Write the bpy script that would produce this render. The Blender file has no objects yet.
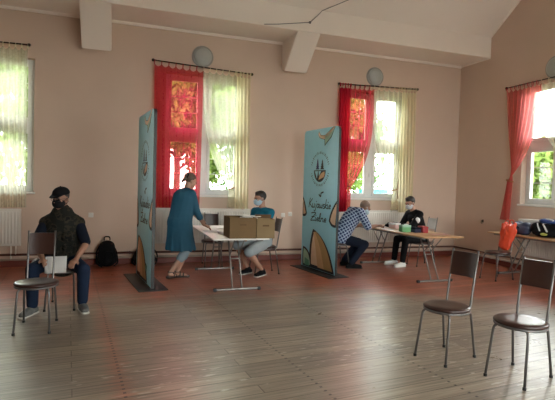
import bpy, bmesh, math, random
from mathutils import Vector as V, Matrix as Mx, Euler
random.seed(7)
PI = math.pi
sc = bpy.context.scene
COL = sc.collection

# ------------------------------------------------------------------ materials
def nodes(name):
    m = bpy.data.materials.new(name); m.use_nodes = True
    nt = m.node_tree; nt.nodes.clear()
    out = nt.nodes.new('ShaderNodeOutputMaterial')
    return m, nt, out
def N(nt, t, **kw):
    n = nt.nodes.new(t)
    for k, v in kw.items():
        if k.startswith('i_'): n.inputs[k[2:].replace('_', ' ')].default_value = v
        else: setattr(n, k, v)
    return n
def c4(c): return (c[0], c[1], c[2], 1)
def mat(name, col, rough=.6, metal=0, var=.12, scale=12, bump=0, spec=.5, trans=None):
    m, nt, out = nodes(name)
    b = N(nt, 'ShaderNodeBsdfPrincipled', i_Roughness=rough, i_Metallic=metal)
    b.inputs['Specular IOR Level'].default_value = spec if rough < .75 else .15
    tc = N(nt, 'ShaderNodeTexCoord')
    nz = N(nt, 'ShaderNodeTexNoise', i_Scale=scale, i_Detail=4)
    nt.links.new(tc.outputs['Object'], nz.inputs['Vector'])
    mx = N(nt, 'ShaderNodeMix', data_type='RGBA')
    mx.inputs['A'].default_value = c4([max(0, v*(1-var)) for v in col])
    mx.inputs['B'].default_value = c4([min(1, v*(1+var)) for v in col])
    nt.links.new(nz.outputs['Fac'], mx.inputs['Factor'])
    nt.links.new(mx.outputs['Result'], b.inputs['Base Color'])
    if bump:
        bp = N(nt, 'ShaderNodeBump', i_Strength=bump, i_Distance=.01)
        nt.links.new(nz.outputs['Fac'], bp.inputs['Height']); nt.links.new(bp.outputs['Normal'], b.inputs['Normal'])
    nt.links.new(b.outputs['BSDF'], out.inputs['Surface'])
    return m
def sheer(name, col, tint, see=.35, thru=.7):
    m, nt, out = nodes(name)
    tr = N(nt, 'ShaderNodeBsdfTransparent'); tr.inputs['Color'].default_value = c4(tint)
    tl = N(nt, 'ShaderNodeBsdfTranslucent'); tl.inputs['Color'].default_value = c4(col)
    df = N(nt, 'ShaderNodeBsdfDiffuse'); df.inputs['Color'].default_value = c4(col)
    a = N(nt, 'ShaderNodeMixShader'); a.inputs[0].default_value = thru
    b = N(nt, 'ShaderNodeMixShader'); b.inputs[0].default_value = see
    tc = N(nt, 'ShaderNodeTexCoord'); nz = N(nt, 'ShaderNodeTexNoise', i_Scale=30., i_Detail=3)
    mr = N(nt, 'ShaderNodeMapRange'); mr.inputs['To Min'].default_value = see*.8; mr.inputs['To Max'].default_value = see*1.2
    L = nt.links.new
    L(tc.outputs['Object'], nz.inputs['Vector']); L(nz.outputs['Fac'], mr.inputs['Value'])
    lw = N(nt, 'ShaderNodeLayerWeight', i_Blend=.5); mf = N(nt, 'ShaderNodeMapRange'); mf.inputs['From Min'].default_value = .1; mf.inputs['From Max'].default_value = .9; mf.inputs['To Min'].default_value = 1.1; mf.inputs['To Max'].default_value = .15
    mm = N(nt, 'ShaderNodeMath', operation='MULTIPLY')      # threads close up where the cloth turns edge-on
    L(lw.outputs['Facing'], mf.inputs['Value']); L(mf.outputs[0], mm.inputs[0]); L(mr.outputs['Result'], mm.inputs[1]); L(mm.outputs[0], b.inputs[0])
    L(df.outputs[0], a.inputs[1]); L(tl.outputs[0], a.inputs[2])
    L(a.outputs[0], b.inputs[1]); L(tr.outputs[0], b.inputs[2]); L(b.outputs[0], out.inputs['Surface'])
    return m
def glass_mat():
    m, nt, out = nodes('pane_glass')
    tr = N(nt, 'ShaderNodeBsdfTransparent'); tr.inputs['Color'].default_value = (.95, .98, .97, 1)
    gl = N(nt, 'ShaderNodeBsdfGlossy', i_Roughness=.02)
    lw = N(nt, 'ShaderNodeFresnel', i_IOR=1.25)
    mx = N(nt, 'ShaderNodeMixShader')
    nt.links.new(lw.outputs[0], mx.inputs[0]); nt.links.new(tr.outputs[0], mx.inputs[1]); nt.links.new(gl.outputs[0], mx.inputs[2])
    nt.links.new(mx.outputs[0], out.inputs['Surface'])
    return m
def leaf_mat(name, c1, c2, sc_=3.):
    m, nt, out = nodes(name)
    tc = N(nt, 'ShaderNodeTexCoord'); nz = N(nt, 'ShaderNodeTexNoise', i_Scale=sc_, i_Detail=5)
    mx = N(nt, 'ShaderNodeMix', data_type='RGBA'); mx.inputs['A'].default_value = c4(c1); mx.inputs['B'].default_value = c4(c2)
    df = N(nt, 'ShaderNodeBsdfDiffuse'); tl = N(nt, 'ShaderNodeBsdfTranslucent'); a = N(nt, 'ShaderNodeMixShader'); a.inputs[0].default_value = .4
    L = nt.links.new
    L(tc.outputs['Object'], nz.inputs['Vector']); L(nz.outputs['Fac'], mx.inputs['Factor'])
    L(mx.outputs['Result'], df.inputs['Color']); L(mx.outputs['Result'], tl.inputs['Color'])
    L(df.outputs[0], a.inputs[1]); L(tl.outputs[0], a.inputs[2]); L(a.outputs[0], out.inputs['Surface'])
    return m
def floor_mat():
    m, nt, out = nodes('worn_floorboards'); L = nt.links.new
    b = N(nt, 'ShaderNodeBsdfPrincipled'); b.inputs['Specular IOR Level'].default_value = FLOOR_SPEC
    geo = N(nt, 'ShaderNodeNewGeometry')
    mp = N(nt, 'ShaderNodeMapping'); mp.inputs['Rotation'].default_value = (0, 0, math.radians(-5.5))
    L(geo.outputs['Position'], mp.inputs['Vector'])
    br = N(nt, 'ShaderNodeTexBrick', offset=.37, squash=1.0)
    for k, v in (('Scale', 1.), ('Mortar Size', .005), ('Mortar Smooth', .3), ('Bias', 0.), ('Brick Width', 3.4), ('Row Height', .135)): br.inputs[k].default_value = v
    br.inputs['Color1'].default_value = (.76, .76, .76, 1); br.inputs['Color2'].default_value = (1.12, 1.1, 1.06, 1); br.inputs['Mortar'].default_value = (.42, .38, .34, 1)
    L(mp.outputs[0], br.inputs['Vector'])
    # grain stretched along the boards
    mg = N(nt, 'ShaderNodeMapping'); mg.inputs['Scale'].default_value = (1.1, 26, 1); L(mp.outputs[0], mg.inputs['Vector'])
    g = N(nt, 'ShaderNodeTexNoise', i_Scale=1.6, i_Detail=7, i_Roughness=.65); L(mg.outputs[0], g.inputs['Vector'])
    wood = N(nt, 'ShaderNodeValToRGB'); L(g.outputs['Fac'], wood.inputs[0])
    e = wood.color_ramp.elements; e[0].position = .30; e[0].color = (.135, .110, .083, 1); e[1].position = .72; e[1].color = (.365, .312, .250, 1)
    e2 = wood.color_ramp.elements.new(.5); e2.color = (.245, .204, .158, 1)
    # red paint: kept near the far walls, rubbed away where people walk
    red = N(nt, 'ShaderNodeValToRGB'); L(g.outputs['Fac'], red.inputs[0])
    e = red.color_ramp.elements; e[0].position = .3; e[0].color = (.235, .066, .040, 1); e[1].position = .75; e[1].color = (.50, .165, .10, 1)
    sp = N(nt, 'ShaderNodeSeparateXYZ'); L(geo.outputs['Position'], sp.inputs[0])
    n1 = N(nt, 'ShaderNodeTexNoise', i_Scale=1.1, i_Detail=6, i_Roughness=.7); L(mp.outputs[0], n1.inputs['Vector'])
    def mth(op, a, c=None, d=None):
        n = N(nt, 'ShaderNodeMath', operation=op)
        for i, v in enumerate((a, c, d)):
            if v is None: continue
            if isinstance(v, (int, float)): n.inputs[i].default_value = v
            else: L(v, n.inputs[i])
        return n.outputs[0]
    # boundary line y = -2.25 on the left to y = -3.5 by the right wall
    bx = mth('MULTIPLY', mth('MAXIMUM', mth('ADD', sp.outputs['X'], 4.6), 0.), -.62)
    yy = mth('SUBTRACT', mth('SUBTRACT', sp.outputs['Y'], bx), -2.75)
    yy = mth('ADD', yy, mth('MULTIPLY', mth('SUBTRACT', n1.outputs['Fac'], .5), 2.6))
    yy = mth('ADD', yy, mth('MULTIPLY', mth('SUBTRACT', g.outputs['Fac'], .5), 2.2))
    k = N(nt, 'ShaderNodeMapRange', interpolation_type='SMOOTHSTEP'); k.inputs['From Min'].default_value = -.35; k.inputs['From Max'].default_value = .75; L(yy, k.inputs['Value'])
    # strip of old paint running to the front on the left, across the boards
    sr = N(nt, 'ShaderNodeSeparateXYZ'); L(mp.outputs[0], sr.inputs[0])
    X0 = -7.41*math.cos(math.radians(5.5)) + -3.70*math.sin(math.radians(5.5))
    dx = mth('ABSOLUTE', mth('SUBTRACT', sr.outputs['X'], X0))
    st = mth('SUBTRACT', mth('MULTIPLY', g.outputs['Fac'], .46), mth('MULTIPLY', dx, .95))
    ks = N(nt, 'ShaderNodeMapRange'); ks.inputs['From Min'].default_value = .12; ks.inputs['From Max'].default_value = .26; ks.inputs['To Max'].default_value = .7; L(st, ks.inputs['Value'])
    kk = mth('MAXIMUM', k.outputs[0], ks.outputs[0])
    mx = N(nt, 'ShaderNodeMix', data_type='RGBA'); L(kk, mx.inputs['Factor']); L(wood.outputs[0], mx.inputs['A']); L(red.outputs[0], mx.inputs['B'])
    mu = N(nt, 'ShaderNodeMix', data_type='RGBA', blend_type='MULTIPLY'); mu.inputs['Factor'].default_value = 1
    L(mx.outputs['Result'], mu.inputs['A']); L(br.outputs['Color'], mu.inputs['B'])
    # nail heads in rows across the boards
    nd = None
    for x0, y0 in ((-5.93, -4.9), (-4.98, -4.5), (-7.40, -3.7), (-3.4, -5.), (-8.6, -4.)):
        xr = x0*math.cos(math.radians(5.5)) + y0*math.sin(math.radians(5.5))
        d = mth('LESS_THAN', mth('ABSOLUTE', mth('SUBTRACT', sr.outputs['X'], xr)), .011)
        nd = d if nd is None else mth('MAXIMUM', nd, d)
    fr = mth('LESS_THAN', mth('FRACT', mth('MULTIPLY', sr.outputs['Y'], 1/.0675)), .30)
    nd = mth('MULTIPLY', nd, fr)
    mn = N(nt, 'ShaderNodeMix', data_type='RGBA'); L(nd, mn.inputs['Factor']); L(mu.outputs['Result'], mn.inputs['A']); mn.inputs['B'].default_value = (.03, .022, .016, 1)
    # pale scuffs
    ms = N(nt, 'ShaderNodeMapping'); ms.inputs['Scale'].default_value = (3.2, 15, 1); L(mp.outputs[0], ms.inputs['Vector'])
    ns = N(nt, 'ShaderNodeTexNoise', i_Scale=1.7, i_Detail=3); L(ms.outputs[0], ns.inputs['Vector'])
    n3 = N(nt, 'ShaderNodeTexNoise', i_Scale=.55, i_Detail=2); L(mp.outputs[0], n3.inputs['Vector'])
    sv = mth('ADD', ns.outputs['Fac'], mth('MULTIPLY', mth('SUBTRACT', n3.outputs['Fac'], .5), .5))
    kf = N(nt, 'ShaderNodeMapRange'); kf.inputs['From Min'].default_value = .67; kf.inputs['From Max'].default_value = .72; kf.inputs['To Max'].default_value = .65; L(sv, kf.inputs['Value'])
    kf2 = mth('MULTIPLY', kf.outputs[0], mth('SUBTRACT', 1., k.outputs[0]))
    mf = N(nt, 'ShaderNodeMix', data_type='RGBA'); L(kf2, mf.inputs['Factor']); L(mn.outputs['Result'], mf.inputs['A']); mf.inputs['B'].default_value = (.50, .45, .38, 1)
    L(mf.outputs['Result'], b.inputs['Base Color'])
    rg = N(nt, 'ShaderNodeMapRange'); rg.inputs['To Min'].default_value = .18; rg.inputs['To Max'].default_value = .46; L(n1.outputs['Fac'], rg.inputs['Value']); L(rg.outputs[0], b.inputs['Roughness'])
    bp = N(nt, 'ShaderNodeBump', i_Strength=.35, i_Distance=.004)
    hh = mth('ADD', mth('MULTIPLY', g.outputs['Fac'], .5), mth('MULTIPLY', br.outputs['Fac'], -1.))
    L(hh, bp.inputs['Height']); L(bp.outputs['Normal'], b.inputs['Normal'])
    L(b.outputs[0], out.inputs['Surface'])
    return m
def check_mat():
    m, nt, out = nodes('checked_shirt'); L = nt.links.new
    b = N(nt, 'ShaderNodeBsdfPrincipled', i_Roughness=.85); b.inputs['Specular IOR Level'].default_value = .15
    tc = N(nt, 'ShaderNodeTexCoord')
    mp = N(nt, 'ShaderNodeMapping'); mp.inputs['Rotation'].default_value = (.2, .5, .3); L(tc.outputs['Object'], mp.inputs['Vector'])
    w1 = N(nt, 'ShaderNodeTexWave', bands_direction='X', i_Scale=6.2); w2 = N(nt, 'ShaderNodeTexWave', bands_direction='Z', i_Scale=6.2)
    L(mp.outputs[0], w1.inputs[0]); L(mp.outputs[0], w2.inputs[0])
    mu = N(nt, 'ShaderNodeMath', operation='MAXIMUM'); L(w1.outputs['Fac'], mu.inputs[0]); L(w2.outputs['Fac'], mu.inputs[1])
    r = N(nt, 'ShaderNodeValToRGB'); L(mu.outputs[0], r.inputs[0])
    e = r.color_ramp.elements; e[0].position = .70; e[0].color = (.022, .034, .095, 1); e[1].position = .96; e[1].color = (.36, .41, .52, 1)
    L(r.outputs[0], b.inputs['Base Color']); L(b.outputs[0], out.inputs['Surface'])
    return m
def blotch_mat(name, c1, c2, c3, s=14):
    m, nt, out = nodes(name); L = nt.links.new
    b = N(nt, 'ShaderNodeBsdfPrincipled', i_Roughness=.85); b.inputs['Specular IOR Level'].default_value = .15
    tc = N(nt, 'ShaderNodeTexCoord'); nz = N(nt, 'ShaderNodeTexNoise', i_Scale=s, i_Detail=2); L(tc.outputs['Object'], nz.inputs['Vector'])
    r = N(nt, 'ShaderNodeValToRGB'); r.color_ramp.interpolation = 'CONSTANT'; L(nz.outputs['Fac'], r.inputs[0])
    e = r.color_ramp.elements; e[0].color = c4(c1); e[1].position = .5; e[1].color = c4(c2); e3 = e.new(.6); e3.color = c4(c3)
    L(r.outputs[0], b.inputs['Base Color']); L(b.outputs[0], out.inputs['Surface'])
    return m

FLOOR_SPEC = .65
M = {}
M['wall'] = mat('peach_wall_paint', (.615, .470, .378), .85, var=.05, scale=2.2)
M['ceil'] = mat('offwhite_ceiling_paint', (.86, .775, .70), .9, var=.04, scale=1.5)
M['floor'] = floor_mat()
M['skirt'] = mat('dark_red_skirting', (.17, .035, .022), .5)
M['frame'] = mat('white_window_paint', (.72, .72, .70), .4, var=.04)
M['sill'] = mat('white_sill_paint', (.74, .72, .68), .5, var=.04)
M['glass'] = glass_mat()
M['rod'] = mat('dark_bronze_rod', (.05, .035, .025), .4, .6)
M['red'] = sheer('red_sheer_voile', (.56, .032, .085), (.97, .40, .36), .56)
M['red_dense'] = sheer('dense_red_voile', (.50, .028, .06), (.9, .1, .12), .12)
M['rose'] = sheer('rose_sheer_voile', (.74, .20, .20), (1., .55, .48), .45)
M['cream'] = sheer('cream_sheer_voile', (.88, .86, .70), (.98, .99, .93), .56)
M['cream_dense'] = sheer('dense_cream_voile', (.90, .85, .64), (.95, .94, .78), .22)
M['tie'] = mat('braided_tieback', (.30, .16, .08), .8)
M['rad'] = mat('white_radiator_enamel', (.76, .72, .66), .4, var=.03)
M['pipe_d'] = mat('brown_pipe_paint', (.10, .035, .025), .5)
M['pipe_l'] = mat('pale_pipe_paint', (.45, .36, .30), .5)
M['lampglass'] = mat('frosted_lamp_glass', (.38, .40, .385), .3, var=.05)
M['lamprim'] = mat('grey_lamp_rim', (.30, .30, .28), .45)
M['plastic_w'] = mat('white_socket_plastic', (.75, .72, .68), .4)
M['steel'] = mat('chromed_steel_tube', (.16, .15, .145), .38, .65)
M['steel_d'] = mat('dull_grey_steel', (.25, .235, .22), .42, .6)
M['black_p'] = mat('black_plastic', (.015, .015, .016), .5)
M['vinyl'] = mat('brown_vinyl', (.038, .016, .012), .30, bump=.1, scale=40)
M['vinyl_glare'] = mat('glare_grey_vinyl', (.50, .49, .47), .4)  # glare on the vinyl, painted as a pale base colour
M['wood_t'] = mat('varnished_table_wood', (.46, .27, .13), .35, var=.2, scale=6)
M['wood_w'] = mat('white_laminate', (.70, .67, .64), .35, var=.04)
M['card'] = mat('brown_cardboard', (.150, .094, .046), .85, var=.22, scale=5)
M['card_l'] = mat('pale_cardboard', (.225, .155, .082), .85, var=.18, scale=5)
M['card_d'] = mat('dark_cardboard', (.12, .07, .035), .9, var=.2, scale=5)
M['paper'] = mat('white_paper', (.80, .79, .77), .9, var=.03)
M['pink'] = mat('pale_pink_card', (.72, .50, .48), .8)
M['blue_b'] = mat('light_blue_print', (.30, .66, .80), .5, var=.06, scale=9)
M['tan'] = mat('tan_print', (.60, .38, .20), .6)
M['tan_l'] = mat('pale_tan_print', (.74, .55, .38), .6)
M['tan_d'] = mat('ochre_print', (.40, .25, .10), .6)
M['greenp'] = mat('green_print', (.10, .30, .20), .6)
M['greenl'] = mat('pale_green_print', (.35, .55, .42), .6)
M['ink'] = mat('black_ink', (.012, .014, .02), .6)
M['bluei'] = mat('navy_ink', (.03, .05, .16), .6)
M['skin'] = mat('fair_skin', (.38, .20, .135), .6, var=.06)
M['skin_d'] = mat('tanned_skin', (.25, .125, .08), .6, var=.06)
M['hair_d'] = mat('dark_hair', (.018, .012, .010), .5, bump=.5, scale=60)
M['hair_b'] = mat('brown_hair', (.085, .048, .030), .5, bump=.5, scale=60)
M['hair_g'] = mat('cropped_grey_hair', (.16, .10, .075), .7, bump=.4, scale=80)
M['eye'] = mat('dark_eye', (.02, .015, .012), .2)
M['lips'] = mat('lips', (.36, .13, .11), .5)
M['black_c'] = mat('black_cloth', (.006, .006, .007), .85, var=.3)
M['navy'] = mat('navy_cloth', (.005, .007, .014), .85)
M['jeans'] = mat('blue_denim', (.011, .019, .042), .85, var=.35, scale=9)
M['jeans_d'] = mat('dark_denim', (.009, .013, .026), .85, var=.3, scale=9)
M['vest'] = blotch_mat('dark_camouflage_cloth', (.010, .010, .008), (.026, .021, .014), (.006, .006, .006))
M['tunic'] = mat('petrol_blue_linen', (.028, .085, .128), .9, var=.15, scale=7)
M['legging'] = mat('grey_blue_leggings', (.20, .25, .28), .85)
M['teal'] = mat('teal_tshirt', (.010, .120, .190), .85)
M['grey_c'] = mat('grey_shorts', (.27, .31, .33), .85)
M['check'] = check_mat()
M['mask_b'] = mat('pale_blue_mask', (.36, .48, .56), .8)
M['mask_w'] = mat('white_mask', (.48, .50, .53), .8)
M['shoe_g'] = mat('grey_trainer', (.10, .10, .095), .7, var=.5, scale=30)
M['shoe_w'] = mat('white_trainer', (.72, .72, .68), .6, var=.15, scale=25)
M['sole'] = mat('pale_sole', (.60, .58, .53), .7)
M['sandal'] = mat('dark_leather', (.035, .022, .016), .6)
M['orange'] = mat('orange_red_plastic', (.72, .075, .030), .35, bump=.6, scale=18)
M['white_c'] = mat('white_cloth', (.70, .70, .70), .8)
M['blue_c'] = mat('royal_blue_cloth', (.035, .075, .24), .7)
M['green_x'] = mat('green_carton', (.16, .42, .18), .6)
M['red_x'] = mat('dark_red_carton', (.33, .025, .030), .55)
M['blue_x'] = mat('navy_blue_carton', (.012, .017, .050), .6)
M['lime'] = mat('lime_yellow_cloth', (.50, .55, .12), .7)
M['turq'] = mat('turquoise_panel', (.02, .42, .50), .6)
M['bark'] = mat('tree_bark', (.10, .07, .05), .9, bump=.5)
M['leafA'] = leaf_mat('yellow_green_leaves', (.070, .130, .030), (.22, .28, .075), .7)
M['leafB'] = leaf_mat('deep_green_leaves', (.045, .105, .040), (.15, .24, .09), .7)
M['grass'] = mat('sunny_lawn', (.085, .105, .035), .95, var=.4, scale=3)
M['ext'] = mat('grey_render', (.4, .38, .35), .9)

# ------------------------------------------------------------------ helpers
def link(name, me, parent=None):
    o = bpy.data.objects.new(name, me); COL.objects.link(o)
    if parent: o.parent = parent
    return o
def obj(name, bm, m, parent=None, smooth=False, origin=None):
    """bm in world (or parent's local) coordinates -> one mesh object"""
    me = bpy.data.meshes.new(name)
    if origin is not None: bmesh.ops.translate(bm, verts=bm.verts, vec=-V(origin))
    bm.to_mesh(me); bm.free()
    for mm in (m if isinstance(m, (list, tuple)) else [m]): me.materials.append(mm)
    if smooth is not False:
        for p in me.polygons: p.use_smooth = True
        if smooth is not True:
            try: me.set_sharp_from_angle(angle=smooth)
            except Exception: pass
    o = link(name, me, parent)
    if origin is not None: o.location = origin
    return o
def tag(o, label=None, cat=None, group=None, kind=None):
    if label: o['label'] = label
    if cat: o['category'] = cat
    if group: o['group'] = group
    if kind: o['kind'] = kind
    return o
def thing(name, loc, rz, label, cat, group=None):
    o = bpy.data.objects.new(name, None); COL.objects.link(o)
    o.empty_display_size = .1
    o.location = loc; o.rotation_euler = (0, 0, rz)
    return tag(o, label, cat, group)
def dup(root, loc, rz, label, group=None):
    r = root.copy(); COL.objects.link(r); r.location = loc; r.rotation_euler = (0, 0, rz); r['label'] = label
    if group: r['group'] = group
    for ch in list(root.children):
        c = ch.copy(); COL.objects.link(c); c.parent = r
        for g in list(ch.children):
            d = g.copy(); COL.objects.link(d); d.parent = c
    return r
def box(bm, lo, hi, bev=0, seg=2):
    lo, hi = V(lo), V(hi)
    r = bmesh.ops.create_cube(bm, size=1, matrix=Mx.Translation((lo+hi)/2) @ Mx.Diagonal((*(hi-lo), 1)))
    if bev:
        es = list({e for v in r['verts'] for e in v.link_edges})
        bmesh.ops.bevel(bm, geom=es, offset=bev, segments=seg, profile=.5, affect='EDGES')
def frame_of(d):
    d = d.normalized(); a = V((0, 0, 1)) if abs(d.z) < .9 else V((1, 0, 0))
    x = a.cross(d).normalized(); return x, d.cross(x)
def tube(bm, pts, r, n=10, close=False):
    pts = [V(p) for p in pts]; rings = []
    px = None
    for i, p in enumerate(pts):
        a = pts[i-1] if i > 0 or close else p; b = pts[(i+1) % len(pts)] if i < len(pts)-1 or close else p
        d = (b-a).normalized()
        if px is None: x, y = frame_of(d)
        else:
            x = (px - d*px.dot(d)).normalized(); y = d.cross(x)
        px = x
        rr = r[i] if isinstance(r, (list, tuple)) else r
        rings.append([bm.verts.new(p + x*math.cos(2*PI*k/n)*rr + y*math.sin(2*PI*k/n)*rr) for k in range(n)])
    m = len(rings)
    for i in range(m if close else m-1):
        A, B = rings[i], rings[(i+1) % m]
        for k in range(n): bm.faces.new((A[k], A[(k+1) % n], B[(k+1) % n], B[k]))
    if not close:
        bm.faces.new(rings[0][::-1]); bm.faces.new(rings[-1])
def bend(pts, rad=.05, seg=5):
    """round the corners of a polyline"""
    pts = [V(p) for p in pts]; out = [pts[0]]
    for i in range(1, len(pts)-1):
        p = pts[i]; a = (pts[i-1]-p); b = (pts[i+1]-p)
        r = min(rad, a.length*.45, b.length*.45); A = p+a.normalized()*r; B = p+b.normalized()*r
        for k in range(seg+1):
            t = k/seg; out.append(A*(1-t)**2 + p*2*t*(1-t) + B*t*t)
    out.append(pts[-1]); return out
def lathe(bm, prof, c=(0, 0, 0), n=32, mtx=None):
    c = V(c); rings = []; mtx = mtx or Mx.Identity(4)
    for r, z in prof:
        if r < 1e-5: rings.append([bm.verts.new(c + mtx @ V((0, 0, z)))])
        else: rings.append([bm.verts.new(c + mtx @ V((r*math.cos(2*PI*k/n), r*math.sin(2*PI*k/n), z))) for k in range(n)])
    for A, B in zip(rings, rings[1:]):
        if len(A) == 1 and len(B) == 1: continue
        for k in range(n):
            q = [A[0] if len(A) == 1 else A[k], A[0] if len(A) == 1 else A[(k+1) % n], B[0] if len(B) == 1 else B[(k+1) % n], B[0] if len(B) == 1 else B[k]]
            q2 = []
            for v in q:
                if v not in q2: q2.append(v)
            if len(q2) > 2: bm.faces.new(q2)
def cap(bm, A, B, ra, rb, wide=None, k=1., flat=False, n=14, h=5):
    """tapered capsule A->B, optionally widened by k along a direction"""
    A, B = V(A), V(B); d = B-A; L = d.length
    if L < 1e-6: d = V((0, 0, 1)); L = 0
    dn = d.normalized()
    if wide is not None:
        w = V(wide); x = (w - dn*w.dot(dn))
        if x.length < 1e-4: x, y = frame_of(dn)
        else: x = x.normalized(); y = dn.cross(x)
    else: x, y = frame_of(dn)
    prof = []
    if flat: prof = [(0, 0), (ra, 0), (rb, L), (0, L)]
    else:
        for i in range(h+1):
            t = PI/2*i/h; prof.append((ra*math.sin(t), -ra*math.cos(t)))
        for i in range(h+1):
            t = PI/2*i/h; prof.append((rb*math.cos(t), L+rb*math.sin(t)))
    rings = []
    for r, z in prof:
        if r < 1e-6: rings.append([bm.verts.new(A+dn*z)])
        else: rings.append([bm.verts.new(A + dn*z + x*(r*k*math.cos(2*PI*j/n)) + y*(r*math.sin(2*PI*j/n))) for j in range(n)])
    for P, Q in zip(rings, rings[1:]):
        for j in range(n):
            if len(P) == 1: bm.faces.new((P[0], Q[(j+1) % n], Q[j]))
            elif len(Q) == 1: bm.faces.new((P[j], P[(j+1) % n], Q[0]))
            else: bm.faces.new((P[j], P[(j+1) % n], Q[(j+1) % n], Q[j]))
def ell(bm, c, ax, rot=None, n=3):
    """ellipsoid with half axes ax in frame rot (3x3)"""
    m = Mx.Translation(V(c)) @ ((rot.to_4x4() if rot else Mx.Identity(4)) @ Mx.Diagonal((*ax, 1)))
    bmesh.ops.create_icosphere(bm, subdivisions=n, radius=1, matrix=m)
def fuse(name, bm, m, parent=None, vox=.01, it=6, origin=None):
    """melt overlapping shapes into one continuous skin"""
    bmesh.ops.recalc_face_normals(bm, faces=bm.faces)
    me = bpy.data.meshes.new(name)
    if origin is not None: bmesh.ops.translate(bm, verts=bm.verts, vec=-V(origin))
    bm.to_mesh(me); bm.free()
    t = bpy.data.objects.new('t', me); COL.objects.link(t)
    r = t.modifiers.new('r', 'REMESH'); r.mode = 'VOXEL'; r.voxel_size = vox
    s = t.modifiers.new('s', 'SMOOTH'); s.iterations = it; s.factor = .5
    dg = bpy.context.evaluated_depsgraph_get(); dg.update()
    me2 = bpy.data.meshes.new_from_object(t.evaluated_get(dg))
    bpy.data.objects.remove(t); bpy.data.meshes.remove(me)
    me2.name = name; me2.materials.clear()
    for mm in (m if isinstance(m, (list, tuple)) else [m]): me2.materials.append(mm)
    for p in me2.polygons: p.use_smooth = True
    o = link(name, me2, parent)
    if origin is not None: o.location = origin
    return o
def BM(): return bmesh.new()

# ------------------------------------------------------------------ the room
XL, YF = -13.0, -11.0
ZT, SD, ZB, SL = 4.295, .87, 4.69, .72      # wall top, beam depth, beam top, ceiling slope
YR = YF/2                                   # ridge
ZR = ZB + (-YR-SD)*SL
WT = .30
bm = BM(); box(bm, (XL-.3, YF-.3, -.2), (.3, .3, 0)); tag(obj('floor', bm, M['floor']), kind='structure')
WIN_B = [(-9.39, 'back'), (-5.80, 'back'), (-2.20, 'back')]
WIN_R = [-2.52, -6.1, -9.3]  # first one is in view, the others are added to let in daylight
WW, WZ0, WZ1 = .72, 1.26, 3.49
ADDED_WIN_F = [-1.7, -4.9]            # unseen taller windows behind the viewer, added to brighten the room
FW, FZ0, FZ1 = 1.15, .75, 3.75
def wall_with_openings(name, axis, u0, u1, z1, ops, p0, p1, gable=None, wz=(WZ0, WZ1)):
    """wall slab between p0 and p1 across the thickness, openings cut as gaps"""
    bm = BM()
    def bx(a, b, z0, zz):
        if axis == 'x': box(bm, (a, p0, z0), (b, p1, zz))
        else: box(bm, (p0, a, z0), (p1, b, zz))
    e = sorted(ops); cur = u0
    for a, b in e:
        bx(cur, a, 0, z1); bx(a, b, 0, wz[0]); bx(a, b, wz[1], z1); cur = b
    bx(cur, u1, 0, z1)
    if gable:
        for p in (0,):
            vs0 = [bm.verts.new((p0, y, z)) for y, z in gable]; vs1 = [bm.verts.new((p1, y, z)) for y, z in gable]
            bm.faces.new(vs0); bm.faces.new(vs1[::-1])
            for i in range(len(gable)):
                j = (i+1) % len(gable); bm.faces.new((vs0[j], vs0[i], vs1[i], vs1[j]))
        bmesh.ops.recalc_face_normals(bm, faces=bm.faces)
    return tag(obj(name, bm, M['wall']), kind='structure')
wall_with_openings('wall_back', 'x', XL-.3, .3, ZT+.5, [(x-WW, x+WW) for x, _ in WIN_B], 0, WT)
wall_with_openings('wall_front', 'x', XL-.3, .3, ZT+.5, [(x-FW, x+FW) for x in ADDED_WIN_F], YF-WT, YF, wz=(FZ0, FZ1))
gab = [(WT, ZT), (WT, ZB), (-SD, ZB+.02), (YR, ZR+.2), (YF+SD, ZB+.02), (YF-WT, ZB), (YF-WT, ZT)]
wall_with_openings('wall_right', 'y', YF, 0, ZT, [(y-WW, y+WW) for y in WIN_R], 0, WT, gab)
wall_with_openings('wall_left', 'y', YF, 0, ZT, [], XL-WT, XL, gab)
# ceiling: boxed beam along each eave and two slopes
bm = BM()
prof = [(.02, ZT), (-SD, ZT-.02), (-SD, ZB), (YR, ZR), (YF+SD, ZB), (YF+SD, ZT-.02), (YF-.02, ZT),
        (YF-.02, ZB+.25), (YR, ZR+.25), (.02, ZB+.25)]
a = [bm.verts.new((XL-.02, y, z)) for y, z in prof]; b = [bm.verts.new((.02, y, z)) for y, z in prof]
for i in range(len(prof)):
    j = (i+1) % len(prof); bm.faces.new((a[i], a[j], b[j], b[i]))
bm.faces.new((a[0], a[9], a[2], a[1])); bm.faces.new((b[0], b[1], b[2], b[9]))
bmesh.ops.recalc_face_normals(bm, faces=bm.faces)
tag(obj('ceiling', bm, M['ceil']), kind='structure')
# thin plaster lip where wall and beam meet, and along the gable rake
bm = BM(); box(bm, (XL, -.035, ZT-.05), (0, 0, ZT+.01), .012); tag(obj('trim_1', bm, M['ceil'], smooth=.6), kind='structure')
bm = BM(); tube(bm, [(-.012, -.02, ZT-.02), (-.012, -SD-.01, ZT-.03), (-.012, -SD-.01, ZB-.005), (-.012, YR, ZR-.02)], .018, 8)
tag(obj('trim_2', bm, M['ceil']), kind='structure')
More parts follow.
